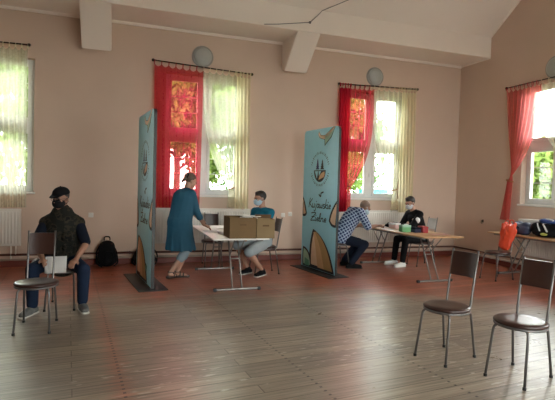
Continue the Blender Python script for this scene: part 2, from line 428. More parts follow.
# slanting strut casings under the beam
for i, (xc, hw) in enumerate(((-7.70, .235), (-4.08, .225), (-11.3, .23))):
    bm = BM()
    P = [(0, 3.77), (-.20, 3.70), (-SD+.02, ZT-.01), (0, ZT)]
    A = [bm.verts.new((xc-hw, y, z)) for y, z in P]; B = [bm.verts.new((xc+hw, y, z)) for y, z in P]
    bm.faces.new(A); bm.faces.new(B[::-1])
    for k in range(4): bm.faces.new((A[(k+1) % 4], A[k], B[k], B[(k+1) % 4]))
    bmesh.ops.recalc_face_normals(bm, faces=bm.faces)
    bmesh.ops.bevel(bm, geom=list(bm.edges), offset=.012, segments=2, affect='EDGES')
    tag(obj('trim_%d' % (3+i), bm, M['ceil'], smooth=.6), kind='structure')
bm = BM(); box(bm, (XL, -.022, 0), (-.0, 0, .10), .006); tag(obj('baseboard_back', bm, M['skirt']), kind='structure')
bm = BM(); box(bm, (-.022, YF, 0), (0, -.022, .10), .006); tag(obj('baseboard_right', bm, M['skirt']), kind='structure')

# windows: fixed frame, four sashes with glazing bars, glass, sill
def window(n, P, WW=WW, WZ0=WZ0, WZ1=WZ1):
    """P(u, w, z) maps along-wall, into-wall, height to world"""
    root = None; ZA = WZ0+1.05 if WZ0 > 1 else 2.6; ZC = ZA+.14
    def bx(bm, u0, u1, z0, z1, w0, w1, bev=.004):
        p, q = P(u0, w0, z0), P(u1, w1, z1)
        box(bm, [min(p[i], q[i]) for i in range(3)], [max(p[i], q[i]) for i in range(3)], bev, 1)
    bm = BM()
    w0, w1 = .12, .19
    bx(bm, -WW, -WW+.05, WZ0, WZ1, w0, w1); bx(bm, WW-.05, WW, WZ0, WZ1, w0, w1)
    bx(bm, -WW+.05, WW-.05, WZ1-.05, WZ1, w0, w1); bx(bm, -WW+.05, WW-.05, WZ0, WZ0+.05, w0, w1)
    bx(bm, -.065, .065, WZ0+.05, WZ1-.05, w0, w1); bx(bm, -WW+.05, -.065, ZA, ZC, w0, w1); bx(bm, .065, WW-.05, ZA, ZC, w0, w1)
    root = obj('window_%d' % n, bm, M['frame'], smooth=.5); tag(root, kind='structure')
    for s in (-1, 1):
        for z0, z1 in ((WZ0+.05, ZA), (ZC, WZ1-.05)):
            ua, ub = sorted((s*.065, s*(WW-.05)))
            bm = BM(); a0, a1 = .105, .16
            bx(bm, ua, ua+.065, z0, z1, a0, a1); bx(bm, ub-.065, ub, z0, z1, a0, a1)
            bx(bm, ua+.065, ub-.065, z0, z0+.065, a0, a1); bx(bm, ua+.065, ub-.065, z1-.065, z1, a0, a1)
            for k in (1, 2):
                z = z0+.065 + (z1-z0-.13)*k/3; bx(bm, ua+.065, ub-.065, z-.007, z+.007, a0+.012, a1-.012, 0)
            sh = obj('window_sash', bm, M['frame'], root, smooth=.5)
            bm = BM(); bx(bm, ua+.06, ub-.06, z0+.06, z1-.06, .130, .136, 0); obj('glass_pane', bm, M['glass'], sh)
    bm = BM(); bx(bm, -.02, .02, 1.72, 1.80, .085, .105); obj('window_handle', bm, M['frame'], root)
    bm = BM(); bx(bm, -WW-.03, WW+.03, WZ0-.035, WZ0-.0, -.05, .12, .008); obj('window_sill', bm, M['sill'], root, smooth=.5)
    # daylight sampling guide in the opening
    L = bpy.data.lights.new('window_portal', 'AREA'); L.shape = 'RECTANGLE'; L.size = 2*WW; L.size_y = WZ1-WZ0; L.cycles.is_portal = True
    lo = bpy.data.objects.new('window_portal', L); COL.objects.link(lo)
    c = P(0, .24, (WZ0+WZ1)/2); inn = P(0, -1, (WZ0+WZ1)/2)
    lo.location = c; lo.rotation_euler = (V(inn)-V(c)).to_track_quat('-Z', 'Z').to_euler()
    tag(lo, kind='helper')
for i, (xc, _) in enumerate(WIN_B): window(i+1, lambda u, w, z, xc=xc: (xc+u, w, z))
for i, yc in enumerate(WIN_R): window(i+4, lambda u, w, z, yc=yc: (w, yc+u, z))
for i, xc in enumerate(ADDED_WIN_F): window(i+7, lambda u, w, z, xc=xc: (xc+u, YF-w, z), FW, FZ0, FZ1)  # added windows, out of view, for daylight from the front

# ------------------------------------------------------------------ curtains
def BW(x, d, z): return V((x, -d, z))      # back wall: along, out of wall, height
def RW(y, d, z): return V((-d, y, z))      # right wall
def smooth01(t): t = max(0, min(1, t)); return t*t*(3-2*t)
def curtain(name, F, u0, u1, zr, zh, label, mats, tie=None, folds=9, amp=.036, off=.09, seed=0, spread=.12, e=1.6, taper=(0, 0), zr2=None, tail=None, dense=False):
    """F maps (along, out, height); u0..u1 along the rod at height zr (zr2 at u1); tie=(u, z, width); zh hem height"""
    rnd = random.Random(seed); ph = rnd.random()*6; zr2 = zr if zr2 is None else zr2
    nu, nz = folds*8, 46
    bm = BM(); g = []
    for j in range(nz+1):
        row = []
        for i in range(nu+1):
            s = i/nu; ztop = zr+(zr2-zr)*s
            pk = abs(math.sin(s*folds*PI))**.7          # sag between the tabs
            ztop -= .035+.05*pk
            t = j/nz
            z = ztop + (zh-ztop)*t
            u = u0+(u1-u0)*s
            a = amp*(.5+.5*rnd.random()*.15)*(.55+.45*t)
            if tie:
                tu, tz, tw = tie
                if z > tz:
                    q = (ztop-z)/(ztop-tz)
                    near = abs(u-tu)/max(abs(u0-tu), abs(u1-tu))   # far edge swoops more
                    w = q**(1.0+e*near)
                    u = u*(1-w) + (tu+(s-.5)*tw)*w
                    a *= 1-.5*w
                else:
                    q = (tz-z)/(tz-zh)
                    tt = tail if tail is not None else tu
                    u = (tu+(s-.5)*tw)*(1-q) + (tt+(s-.5)*(tw+spread))*q
                    a *= .6
            else:
                u += (taper[0]*(1-s)+taper[1]*s)*t
            o = off + a*math.sin(2*PI*s*folds+ph + .5*math.sin(3*t+ph)) + .012*math.sin(5*s+4*t+ph)
            row.append(bm.verts.new(F(u, max(.02, o), z)))
        g.append(row)
    for j in range(nz):
        for i in range(nu): bm.faces.new((g[j][i], g[j][i+1], g[j+1][i+1], g[j+1][i]))
    root = obj(name, bm, mats[1 if dense else 0], smooth=True, origin=F((u0+u1)/2, off, zr))
    tag(root, label, 'curtain')
    o0 = F((u0+u1)/2, off, zr)
    for i in range(folds+1):
        s = i/folds; u = u0+(u1-u0)*s; z = zr+(zr2-zr)*s
        bm = BM(); tube(bm, [F(u, off+.022, z-.05)-o0, F(u+.004, off+.020, z+.012)-o0, F(u+.004, off, z+.022)-o0, F(u+.004, off-.020, z+.012)-o0, F(u, off-.012, z-.05)-o0], .006, 6)
        obj('tab', bm, mats[1], root)
    if tie:
        tu, tz, tw = tie
        bm = BM(); tube(bm, [F(tu+(tw*.5+.012)*math.cos(k*PI/8), off+.045*math.sin(k*PI/8), tz+.02*math.cos(k*PI/8))-o0 for k in range(16)], .011, 7, close=True)
        obj('tieback', bm, M['tie'], root)
    return root
RED = (M['red'], M['red_dense']); CRM = (M['cream'], M['cream_dense'])
curtain('sheer_curtain', BW, -6.74, -5.86, 3.645, 1.02, 'red sheer curtain hanging straight behind the standing woman', RED, folds=7, seed=1, taper=(.03, -.02), zr2=3.61)
curtain('sheer_curtain', BW, -5.86, -5.02, 3.61, 1.03, 'cream sheer curtain gathered by a tie, beside the straight red one', CRM, tie=(-5.28, 1.40, .09), folds=7, seed=2, zr2=3.585, tail=-5.25, e=2.2)
curtain('sheer_curtain', BW, -5.24, -4.97, 3.592, 1.02, 'narrow cream curtain hanging straight at the right of the middle window', CRM, folds=4, seed=3, off=.13, zr2=3.58, taper=(.02, .02), dense=True)
curtain('sheer_curtain', BW, -3.05, -2.27, 3.59, 1.0, 'red sheer curtain tied back behind the bald man in the checked shirt', RED, tie=(-2.80, 1.50, .12), folds=7, seed=4, zr2=3.61, tail=-2.86, e=2.6)
curtain('sheer_curtain', BW, -3.08, -2.84, 3.588, .98, 'narrow dark red curtain strip hanging straight beside the right banner', RED, folds=4, seed=5, off=.13, dense=True, zr2=3.594)
curtain('sheer_curtain', BW, -2.27, -1.42, 3.61, .98, 'cream sheer curtain swept to its tie behind the youth in black', CRM, tie=(-1.70, 1.46, .10), folds=7, seed=6, zr2=3.63, tail=-1.66, e=2.0)
curtain('sheer_curtain', BW, -1.62, -1.26, 3.625, .98, 'narrow cream curtain hanging straight nearest the room corner', CRM, folds=5, seed=7, off=.13, zr2=3.64, dense=True)
curtain('sheer_curtain', BW, -9.30, -8.76, 3.665, 1.0, 'cream sheer curtain at the left edge, above the capped man', CRM, folds=6, seed=8, zr2=3.67, taper=(.1, 0), amp=.03)
curtain('sheer_curtain', RW, -1.46, -2.26, 3.515, .93, 'pink red curtain tied back on the right wall window', (M['rose'], M['red_dense']), tie=(-1.62, 1.70, .13), folds=8, seed=9, tail=-1.53, e=1.8)
curtain('sheer_curtain', RW, -2.26, -3.50, 3.515, .93, 'cream sheer curtain at the right edge of the photo, right wall window', CRM, tie=(-3.42, 1.70, .12), folds=8, seed=10, tail=-3.45, e=2.6)
def rod(F, u0, u1, z0, z1, label, off=.09):
    o0 = F((u0+u1)/2, off, (z0+z1)/2)
    bm = BM(); tube(bm, [F(u0, off, z0+.012)-o0, F(u1, off, z1+.012)-o0], .011, 8)
    r = obj('curtain_rod', bm, M['rod'], smooth=True, origin=None); r.location = o0; tag(r, label, 'curtain rod')
    for u, z in ((u0, z0), (u1, z1)):
        bm = BM(); ell(bm, F(u, off, z+.012)-o0, (.028, .028, .028), n=2); obj('finial', bm, M['rod'], r, smooth=True)
    for t in (.06, .94):
        u = u0+(u1-u0)*t; z = z0+(z1-z0)*t
        bm = BM(); tube(bm, bend([F(u, 0, z+.03)-o0, F(u, off*.6, z+.03)-o0, F(u, off, z+.012)-o0], .02), .007, 6); obj('bracket', bm, M['rod'], r, smooth=True)
rod(BW, -9.95, -8.74, 3.66, 3.67, 'dark curtain rod at the left edge above the capped man')
rod(BW, -6.76, -4.93, 3.65, 3.58, 'dark curtain rod sloping over the middle window')
rod(BW, -3.08, -1.20, 3.585, 3.64, 'dark curtain rod over the window nearest the corner')
rod(RW, -1.44, -3.62, 3.515, 3.515, 'dark curtain rod over the window on the right wall')

# ------------------------------------------------------------------ wall fittings
def wall_lamp(P, nrm, label):
    q = V(nrm).to_track_quat('Z', 'Y').to_matrix().to_4x4()
    r = obj('wall_lamp', (lambda b: (lathe(b, [(0, 0), (.19, 0), (.20, .012), (.20, .03), (.18, .042), (.165, .042)], n=40, mtx=q), b)[1])(BM()), M['lamprim'], smooth=.7)
    r.location = P; tag(r, label, 'wall lamp', 'round wall lamps above the windows')
    bm = BM(); lathe(bm, [(.172, .036), (.160, .060), (.125, .082), (.07, .096), (0, .10)], n=40, mtx=q); obj('lamp_glass', bm, M['lampglass'], r, smooth=True)
wall_lamp((-5.87, 0, 3.835), (0, -1, 0), 'round frosted wall lamp above the middle window rod')
wall_lamp((-2.22, 0, 3.835), (0, -1, 0), 'round frosted wall lamp above the window nearest the corner')
wall_lamp((0, -2.46, 3.72), (-1, 0, 0), 'round frosted wall lamp at the right edge on the side wall')
def radiator(F, u0, u1, z0, z1, label):
    """steel panel radiator with pressed flutes"""
    uc = (u0+u1)/2; o0 = F(uc, 0, z0)
    def bx(bm, a, b, d0, d1, za, zb, bev=0):
        p, q = F(a, d0, za)-o0, F(b, d1, zb)-o0
        box(bm, [min(p[i], q[i]) for i in range(3)], [max(p[i], q[i]) for i in range(3)], bev, 2)
    bm = BM(); bx(bm, u0, u1, .075, .09, z0, z1, .004)
    n = int(abs(u1-u0)/.048); st = (u1-u0)/n
    for i in range(n):
        a = u0+st*(i+.22); bx(bm, a, a+st*.56, .086, .108, z0+.04, z1-.045, .006)
    r = obj('radiator', bm, M['rad'], smooth=.6); r.location = o0; tag(r, label, 'radiator')
    bm = BM()
    m = int(abs(u1-u0)/.03); st = (u1-u0)/m
    bx(bm, u0, u1, .03, .036, z1-.03, z1+.004); bx(bm, u0, u1, .094, .1, z1-.03, z1+.004)
    for i in range(m): bx(bm, u0+st*i, u0+st*i+.008*(1 if st > 0 else -1), .036, .094, z1-.012, z1+.002)
    obj('top_grille', bm, M['rad'], r)
    for s, u in ((-1, u0), (1, u1)):
        bm = BM(); bx(bm, u-.002, u+.002, .03, .1, z0, z1); obj('side_panel', bm, M['rad'], r)
    d = .06 if u1 > u0 else -.06
    for k, (uu, zp) in enumerate(((u1-d*1.2, .205), (u1-d*2.4, .125))):
        bm = BM(); tube(bm, [F(uu, .06, z0+.02)-o0, F(uu, .06, zp)-o0], .011, 8); obj('riser_pipe', bm, M['rad'], r, smooth=True)
    bm = BM(); bx(bm, u0+d*1.6, u0+d*2., .003, .08, z0+.2, z0+.24); bx(bm, u1-d*2., u1-d*1.6, .003, .08, z0+.2, z0+.24); obj('wall_bracket', bm, M['rad'], r)
radiator(BW, -10.0, -8.84, .36, .972, 'white fluted radiator at the left edge behind the capped man')
radiator(BW, -6.66, -4.90, .37, 1.012, 'long white radiator behind the table with the cardboard boxes')
radiator(BW, -3.05, -1.42, .33, 1.008, 'white radiator on the back wall between the two men at the table')
radiator(RW, -2.0, -3.4, .31, .715, 'low white radiator on the right wall below the table bags')
def pipe(z, r, m, label, out):
    bm = BM(); tube(bm, bend([(XL+.02, -out, z), (-out, -out, z), (-out, YF+.02, z)], .06), r, 8)
    o = obj('heating_pipe', bm, m, smooth=True); tag(o, label, 'pipe')
    for k, (x, y) in enumerate(((-8.3, 0), (-7.1, 0), (-4.5, 0), (-3.4, 0), (-.7, 0), (0, -1.2), (0, -3.7))):
        bm = BM()
        if y == 0: box(bm, (x-.008, -out-r*.8, z-r-.004), (x+.008, -.001, z+r+.004))
        else: box(bm, (-out-r*.8, y-.008, z-r-.004), (-.001, y+.008, z+r+.004))
        obj('pipe_clip', bm, m, o)
pipe(.208, .019, M['pipe_d'], 'dark brown heating pipe, the upper of the two along the walls', .055)
pipe(.128, .019, M['pipe_l'], 'pale heating pipe, the lower of the two along the walls', .055)
def socket(x, z, label, two=False):
    r = thing('wall_socket', (x, 0, z), 0, label, 'socket')
    bm = BM(); box(bm, (-.042, -.012, -.042), (.042, 0, .042), .006); obj('faceplate', bm, M['plastic_w'], r, smooth=.6)
    bm = BM(); lathe(bm, [(0, 0), (.022, 0), (.022, .006), (.018, .006), (.018, .002), (0, .002)], (0, -.010, 0), 20, Mx.Rotation(PI/2, 4, 'X')); obj('outlet', bm, M['plastic_w'], r, smooth=.6)
socket(-7.76, .875, 'white wall socket beside the capped man')
socket(-4.04, .915, 'white wall socket, the one nearer the right banner')
socket(-4.19, .895, 'white wall socket just left of the one nearest the right banner')
r = thing('wall_hook', (0, -.866, .855), 0, 'small dark hook on the right wall near the corner', 'hook')
bm = BM(); box(bm, (-.008, -.018, -.03), (0, .018, .03), .003); obj('hook_plate', bm, M['rod'], r)
bm = BM(); tube(bm, bend([(-.006, 0, .015), (-.05, 0, .0), (-.05, 0, -.045), (-.02, 0, -.05)], .02), .006, 7); obj('hook_arm', bm, M['rod'], r, smooth=True)
# cable along the beam and up the ceiling slope
def on_slope(x, d): return V((x, -SD-d, ZB+d*SL-.012))
bm = BM(); tube(bm, [(-4.95, -SD-.012, ZT-.005), (-4.70, -SD-.012, ZT+.03), (-4.09, -SD-.014, 4.44), (-3.93, -SD-.014, 4.60), (-3.86, -SD-.02, ZB-.01), on_slope(-3.3, .34)+V((0, 0, -.005)), on_slope(-2.5, 1.0)], .0075, 7)
o = obj('ceiling_cable', bm, M['steel_d'], smooth=True); tag(o, 'dark cable crossing the ceiling beam near the top', 'cable')
bm = BM(); box(bm, (-4.11, -SD-.025, 4.42), (-4.07, -SD, 4.46), .006); obj('junction_box', bm, M['steel_d'], o)

# ------------------------------------------------------------------ chairs
def chair(loc, rz, label, group, back='vinyl'):
    """tubular chair, local +y is the way a sitter faces"""
    t = thing('vinyl_chair', (loc[0], loc[1], 0), rz, label, 'chair', group)
    bm = BM(); lathe(bm, [(0, .435), (.185, .435), (.198, .441), (.203, .452), (.198, .464), (.17, .472), (.1, .470), (0, .468)], n=40); obj('seat', bm, M['vinyl'], t, smooth=.9)
    bm = BM(); tube(bm, [(.192*math.cos(2*PI*k/28), .192*math.sin(2*PI*k/28), .428) for k in range(28)], .010, 8, close=True); obj('seat_rim', bm, M['steel'], t, smooth=True)
    for sx in (-1, 1):
        bm = BM(); tube(bm, bend([(sx*.05, .10, .424), (sx*.135, .150, .424), (sx*.155, .215, 0.012)], .05), .0105, 8); l = obj('leg', bm, M['steel'], t, smooth=True)
        bm = BM(); lathe(bm, [(0, 0), (.014, 0), (.014, .02), (.011, .022), (0, .022)], (sx*.155, .215, 0), 12); obj('foot_cap', bm, M['black_p'], l, smooth=.6)
        bm = BM(); tube(bm, bend([(sx*.05, -.10, .424), (sx*.140, -.150, .424), (sx*.155, -.215, 0.012)], .05), .0105, 8); l = obj('leg', bm, M['steel'], t, smooth=True)
        bm = BM(); lathe(bm, [(0, 0), (.014, 0), (.014, .02), (.011, .022), (0, .022)], (sx*.155, -.215, 0), 12); obj('foot_cap', bm, M['black_p'], l, smooth=.6)
        bm = BM(); tube(bm, bend([(sx*.10, -.10, .424), (sx*.120, -.175, .43), (sx*.122, -.205, .62), (sx*.124, -.262, .945)], .05), .0105, 8); obj('back_upright', bm, M['steel'], t, smooth=True)
    bm = BM()
    n = 10
    for side in (0, 1): pass
    g0 = []; g1 = []
    for j in range(7):
        z = .705+.215*j/6; y = -.218-.044*((z-.70)/.22)
        ra = []; rb = []
        for i in range(n+1):
            x = -.117+.234*i/n; cv = -.014*(1-(x/.117)**2)
            ra.append(bm.verts.new((x, y+cv+.011, z))); rb.append(bm.verts.new((x, y+cv-.011, z)))
        g0.append(ra); g1.append(rb)
    for j in range(6):
        for i in range(n):
            bm.faces.new((g0[j][i+1], g0[j][i], g0[j+1][i], g0[j+1][i+1])); bm.faces.new((g1[j][i], g1[j][i+1], g1[j+1][i+1], g1[j+1][i]))
    for i in range(n):
        bm.faces.new((g0[0][i], g0[0][i+1], g1[0][i+1], g1[0][i])); bm.faces.new((g0[6][i+1], g0[6][i], g1[6][i], g1[6][i+1]))
    for j in range(6):
        bm.faces.new((g0[j+1][0], g0[j][0], g1[j][0], g1[j+1][0])); bm.faces.new((g0[j][n], g0[j+1][n], g1[j+1][n], g1[j][n]))
    bmesh.ops.recalc_face_normals(bm, faces=bm.faces)
    o = obj('backrest', bm, M[back], t, smooth=.8)
    return t
GC = 'brown vinyl chairs with steel tube frames'
def facing(a): return math.radians(a-90)
ch0 = chair((-4.525, -5.355), facing(197), 'empty brown vinyl chair, the farther of the two at the right front', GC)
dup(ch0, (-4.235, -5.885, 0), facing(197), 'empty brown vinyl chair, the nearest one at the right front')
dup(ch0, (-8.06, -3.64, 0), facing(268), 'empty brown vinyl chair standing in front of the capped man')
dup(ch0, (-7.90, -2.83, 0), facing(266), 'brown vinyl chair the capped man sits on')
dup(ch0, (-4.97, -1.30, 0), facing(184), 'brown vinyl chair the boy in the teal T-shirt sits on')
dup(ch0, (-3.50, -1.02, 0), facing(2), 'brown vinyl chair under the bald man in the checked shirt')
dup(ch0, (-5.68, -.42, 0), facing(266), 'brown chair at the far end of the table, before the long radiator')
dup(ch0, (-1.20, -2.52, 0), facing(188), 'brown vinyl chair with the orange-red bag on its back')
ch1 = chair((-1.66, -1.06), facing(182), 'brown vinyl chair under the youth in black, backrest painted pale for glare', GC, 'vinyl_glare')

# ------------------------------------------------------------------ folding tables
def table(name, xc, yc, w, l, label, top, z=.75, rz=0):
    t = thing(name, (xc, yc, 0), rz, label, 'table')
    bm = BM(); box(bm, (-w/2, -l/2, z-.022), (w/2, l/2, z), .006); obj('tabletop', bm, top, t, smooth=.6)
    bm = BM()
    for x in (-w/2+.07, w/2-.07): box(bm, (x-.012, -l/2+.1, z-.05), (x+.012, l/2-.1, z-.0225))
    obj('apron_rail', bm, M['steel_d'], t)
    for s in (-1, 1):
        y0 = s*(l/2-.20)
        bm = BM(); box(bm, (-.30, y0-.016, .008), (.30, y0+.016, .035), .006); f = obj('foot_bar', bm, M['steel_d'], t, smooth=.6)
        for sx in (-1, 1):
            bm = BM(); box(bm, (sx*.315-.022, y0-.022, 0), (sx*.315+.022, y0+.022, .042), .006); obj('foot_cap', bm, M['black_p'], f, smooth=.6)
            bm = BM(); tube(bm, [(sx*.068, y0, .025), (sx*.068, y0-s*.34, z-.03)], .0125, 8); obj('leg', bm, M['steel_d'], t, smooth=True)
            bm = BM(); tube(bm, [(sx*.068, y0-s*.215, z*.62), (sx*.068, y0+s*.06, z-.03)], .009, 8); obj('brace', bm, M['steel_d'], t, smooth=True)
        bm = BM(); tube(bm, [(-.068, y0-s*.19, z*.56), (.068, y0-s*.19, z*.56)], .009, 8); obj('cross_bar', bm, M['steel_d'], t, smooth=True)
    return t
table('folding_table', -5.715, -1.66, .78, 2.02, 'folding table with white top carrying the brown cardboard boxes', M['wood_w'])
table('folding_table', -2.46, -1.61, .74, 2.24, 'folding table with wood top between the bald man and the youth', M['wood_t'])
table('folding_table', -.50, -3.05, .80, 2.2, 'folding table with wood top by the right wall holding dark bags', M['wood_t'])

# ------------------------------------------------------------------ banners
def poly(bm, pts, d, z):
    """closed outline in (u, v) extruded a little out of the board face"""
    a = [bm.verts.new((d, u, v)) for u, v in pts]
    f = bm.faces.new(a)
    r = bmesh.ops.extrude_face_region(bm, geom=[f]); vs = [g for g in r['geom'] if isinstance(g, bmesh.types.BMVert)]
    bmesh.ops.translate(bm, verts=vs, vec=(z, 0, 0)); bmesh.ops.recalc_face_normals(bm, faces=bm.faces)
def leaf(base0, base1, tip, bulge0, bulge1, n=14):
    """pointed leaf: curve base0 -> tip -> base1"""
    def q(p, b, t, s): return ((1-s)**2*p[0]+2*s*(1-s)*b[0]+s*s*t[0], (1-s)**2*p[1]+2*s*(1-s)*b[1]+s*s*t[1])
    L = [q(base0, bulge0, tip, i/n) for i in range(n+1)]; R = [q(base1, bulge1, tip, i/n) for i in range(n)]
    return L + R[::-1]
def inset(pts, d):
    n = len(pts); out = []
    ar = sum(pts[i][0]*pts[(i+1) % n][1]-pts[(i+1) % n][0]*pts[i][1] for i in range(n)); sg = 1 if ar > 0 else -1
    for i in range(n):
        p, a, b = V(pts[i]), V(pts[i-1]), V(pts[(i+1) % n])
        e1 = (p-a).normalized(); e2 = (b-p).normalized()
        n1 = V((-e1.y, e1.x)); n2 = V((-e2.y, e2.x)); nn = (n1+n2)
        nn = nn.normalized() if nn.length > 1e-6 else n1
        out.append(tuple(p + nn*(sg*d/max(.5, nn.dot(n1)))))
    return out
BWID, BHGT = 1.11, 2.46
# handwriting strokes on a unit grid (x to the right, y up); one list per pen stroke
def script_line(word):
    G = {
     'K': ([[(0, 0), (.05, .7), (.1, 1.2)], [(.5, 1.15), (.12, .55), (.3, .3), (.6, 0)]], .62),
     'Z': ([[(0, 1.05), (.3, 1.15), (.62, 1.1), (.3, .55), (0, .02), (.3, .05), (.62, .08)], [(.1, .55), (.5, .58)]], .66),
     'u': ([[(0, .5), (.02, .1), (.15, 0), (.3, .15), (.33, .5)], [(.33, .5), (.34, .1), (.42, .02)]], .46),
     'j': ([[(.15, .5), (.16, -.1), (.05, -.45), (-.12, -.35)], [(.16, .78), (.19, .84)]], .3),
     'a': ([[(.32, .42), (.15, .5), (.02, .25), (.12, .02), (.3, .18), (.34, .48)], [(.34, .48), (.36, .08), (.44, .02)]], .48),
     'w': ([[(0, .5), (.06, .05), (.2, .1), (.25, .4), (.3, .05), (.45, .1), (.52, .5)]], .58),
     's': ([[(.26, .46), (.1, .5), (.06, .33), (.24, .2), (.2, .02), (0, .03)]], .34),
     'k': ([[(0, 0), (.06, .6), (.1, 1.15)], [(.3, .52), (.08, .25), (.34, 0)]], .4),
     'i': ([[(0, .5), (.02, .08), (.1, .02)], [(.02, .76), (.05, .82)]], .18),
     'e': ([[(.04, .22), (.28, .32), (.2, .5), (.04, .35), (.06, .05), (.3, .08)]], .36),
     'l': ([[(0, .1), (.12, .6), (.16, 1.1), (.06, 1.0), (.03, .3), (.1, .02), (.2, .08)]], .26),
     'n': ([[(0, .5), (.02, 0)], [(.02, .3), (.16, .5), (.28, .4), (.3, .06), (.38, .02)]], .44)}
    x = 0; out = []
    for c in word:
        st, w = G[c]
        out += [[(x+p[0], p[1]) for p in s] for s in st]; x += w
    return out, x
def flat_stroke(bm, pts, w, d):
    P = [V((p[0], p[1], 0)) for p in pts]
    # resample as smooth curve
    if len(P) > 2:
        Q = []
        for i in range(len(P)-1):
            p0, p1, p2, p3 = P[max(0, i-1)], P[i], P[i+1], P[min(len(P)-1, i+2)]
            for k in range(5):
                t = k/5; Q.append(.5*((2*p1)+(p2-p0)*t+(2*p0-5*p1+4*p2-p3)*t*t+(3*p1-p0-3*p2+p3)*t**3))
        Q.append(P[-1]); P = Q
    for a, b in zip(P, P[1:]):
        e = (b-a)
        if e.length < 1e-6: continue
        e.normalize(); nn = V((-e.y, e.x, 0))*w/2; a = a-e*w*.35; b = b+e*w*.35
        q = [a+nn, b+nn, b-nn, a-nn]
        vs = [bm.verts.new((d, p.x, p.y)) for p in q]; bm.faces.new(vs)
def banner(near, far, label, variant):
    near, far = V(near), V(far); e = (near-far).normalized()
    rz = math.atan2(e.y, e.x)-PI/2         # local +y runs from far edge to near edge reversed below
    t = thing('display_banner', ((near.x+far.x)/2, (near.y+far.y)/2, 0), rz, label, 'banner', 'tall blue display banners')
    # local frame: y = 0 at the middle, +y towards the near edge; the printed face looks to local +x
    H0 = .03; hw = BWID/2; T = .022
    bm = BM()
    # rounded panel
    rc = .07; pts = []
    for cx, cz, a0 in ((hw-rc, H0+BHGT-rc, 0), (-hw+rc, H0+BHGT-rc, 90)):
        for k in range(7):
            a = math.radians(a0+k*15); pts.append((cx+rc*math.cos(a), cz+rc*math.sin(a)))
    pts += [(-hw, H0), (hw, H0)]
    A = [bm.verts.new((-T, y, z)) for y, z in pts]; B = [bm.verts.new((T, y, z)) for y, z in pts]
    f1 = bm.faces.new(A); f2 = bm.faces.new(B[::-1]); n = len(pts)
    for i in range(n):
        q = bm.faces.new((A[(i+1) % n], A[i], B[i], B[(i+1) % n])); q.material_index = 1
    bmesh.ops.recalc_face_normals(bm, faces=bm.faces)
    obj('panel', bm, [M['blue_b'], M['black_p']], t)
    bm = BM(); box(bm, (-.20, -hw-.10, 0), (.20, hw+.10, .012), .004); box(bm, (-.035, -hw, .012), (.035, hw, .03), .003); obj('base_plate', bm, M['black_p'], t, smooth=.6)
    def P(pts): return [((p[0]-.5)*BWID, H0+p[1]*BHGT) for p in pts]
    def shape(name, pts, fill, lw=.048, stripes=None):
        pts = [(max(.004, min(.996, u)), max(.002, min(.998, v))) for u, v in pts]
        w = P(pts)
        bm = BM(); poly(bm, w, T, .0012); o = obj(name, bm, M['ink'], t)
        bm = BM(); ins = inset(w, lw); poly(bm, ins, T+.0012, .0012); obj('leaf_fill', bm, fill, o)
        return o, ins
    ox = 0 if variant == 0 else -.22
    sc_ = 1 if variant == 0 else .9
    c0, c1, ct, b0, b1 = (.27+ox, 0), (.985+ox, 0), (.35+ox, .285*sc_), (.22+ox, .17), (.80+ox, .235)
    o, ins = shape('printed_leaf', leaf(c0, c1, ct, b0, b1), M['tan_l'], .062)
    def qb(p, b, t, k): return V(((1-k)**2*p[0]+2*k*(1-k)*b[0]+k*k*t[0], (1-k)**2*p[1]+2*k*(1-k)*b[1]+k*k*t[1]))
    for a, b, m in ((.36, .62, 'tan'), (.62, .935, 'tan_d')):          # darker bands fanning up the big leaf
        ks = [.02+.86*i/12 for i in range(13)]
        A = [qb(c0, b0, ct, k).lerp(qb(c1, b1, ct, k), a) for k in ks]; B = [qb(c0, b0, ct, k).lerp(qb(c1, b1, ct, k), b) for k in ks]
        q = [(max(.03, min(.97, v.x)), max(.018, v.y)) for v in A+B[::-1]]
        bm = BM(); poly(bm, P(q), T+.0024, .0010); obj('leaf_band', bm, M[m], o)
    if variant == 0:
        lf = leaf((.05, 0), (.32, .0), (.05, .145), (.02, .07), (.31, .135)); o, _ = shape('printed_leaf', lf, M['greenl'], .036)
        bm = BM(); poly(bm, P([(.12, .01), (.26, .01), (.25, .05), (.12, .065)]), T+.0024, .001); obj('leaf_band', bm, M['greenp'], o)
        o, _ = shape('printed_leaf', leaf((.0, .37), (.0, .52), (.14, .39), (.10, .36), (.10, .46)), M['tan_l'], .042)
    else:
        o, _ = shape('printed_leaf', [(.62, .075), (.70, .06), (.74, .10), (.66, .115)], M['greenp'], .012)
        o, _ = shape('printed_leaf', leaf((.0, .30), (.0, .50), (.12, .33), (.10, .30), (.10, .44)), M['tan_l'], .042)
    o, _ = shape('printed_leaf', leaf((1., .32), (1., .50), (.80, .36), (.86, .31), (.84, .44)), M['tan_l'], .042)
    # curled leaf at the top edge
    o, _ = shape('printed_leaf', [(.44, .985), (.50, .955), (.62, .95), (.74, .975), (.84, .998), (.9, .998), (.74, .935), (.60, .92), (.47, .935), (.42, .96)], M['tan_l'], .008)
    o, _ = shape('printed_leaf', [(.60, .945), (.90, .997), (.80, .93), (.62, .875)], M['greenl'], .016)
    # round emblem: lettered ring, two firs, leaves below
    cu, cv, R = .5*1.0, .715, .30; cy, cz = (cu-.5)*BWID, H0+cv*BHGT
    em = BM()
    for k in range(44):
        a = 2*PI*k/44
        if k in (0, 1, 21, 22, 23, 43): continue
        r0, r1 = R*.90, R*(1.0 if k % 3 else .97); w = .017
        d = V((math.cos(a), math.sin(a), 0)); tt = V((-d.y, d.x, 0))
        flat_stroke(em, [(cy+d.x*r0, cz+d.y*r0), (cy+d.x*r1, cz+d.y*r1)], w if k % 2 else w*.6, T+.0012)
    o = obj('round_emblem', em, M['ink'], t)
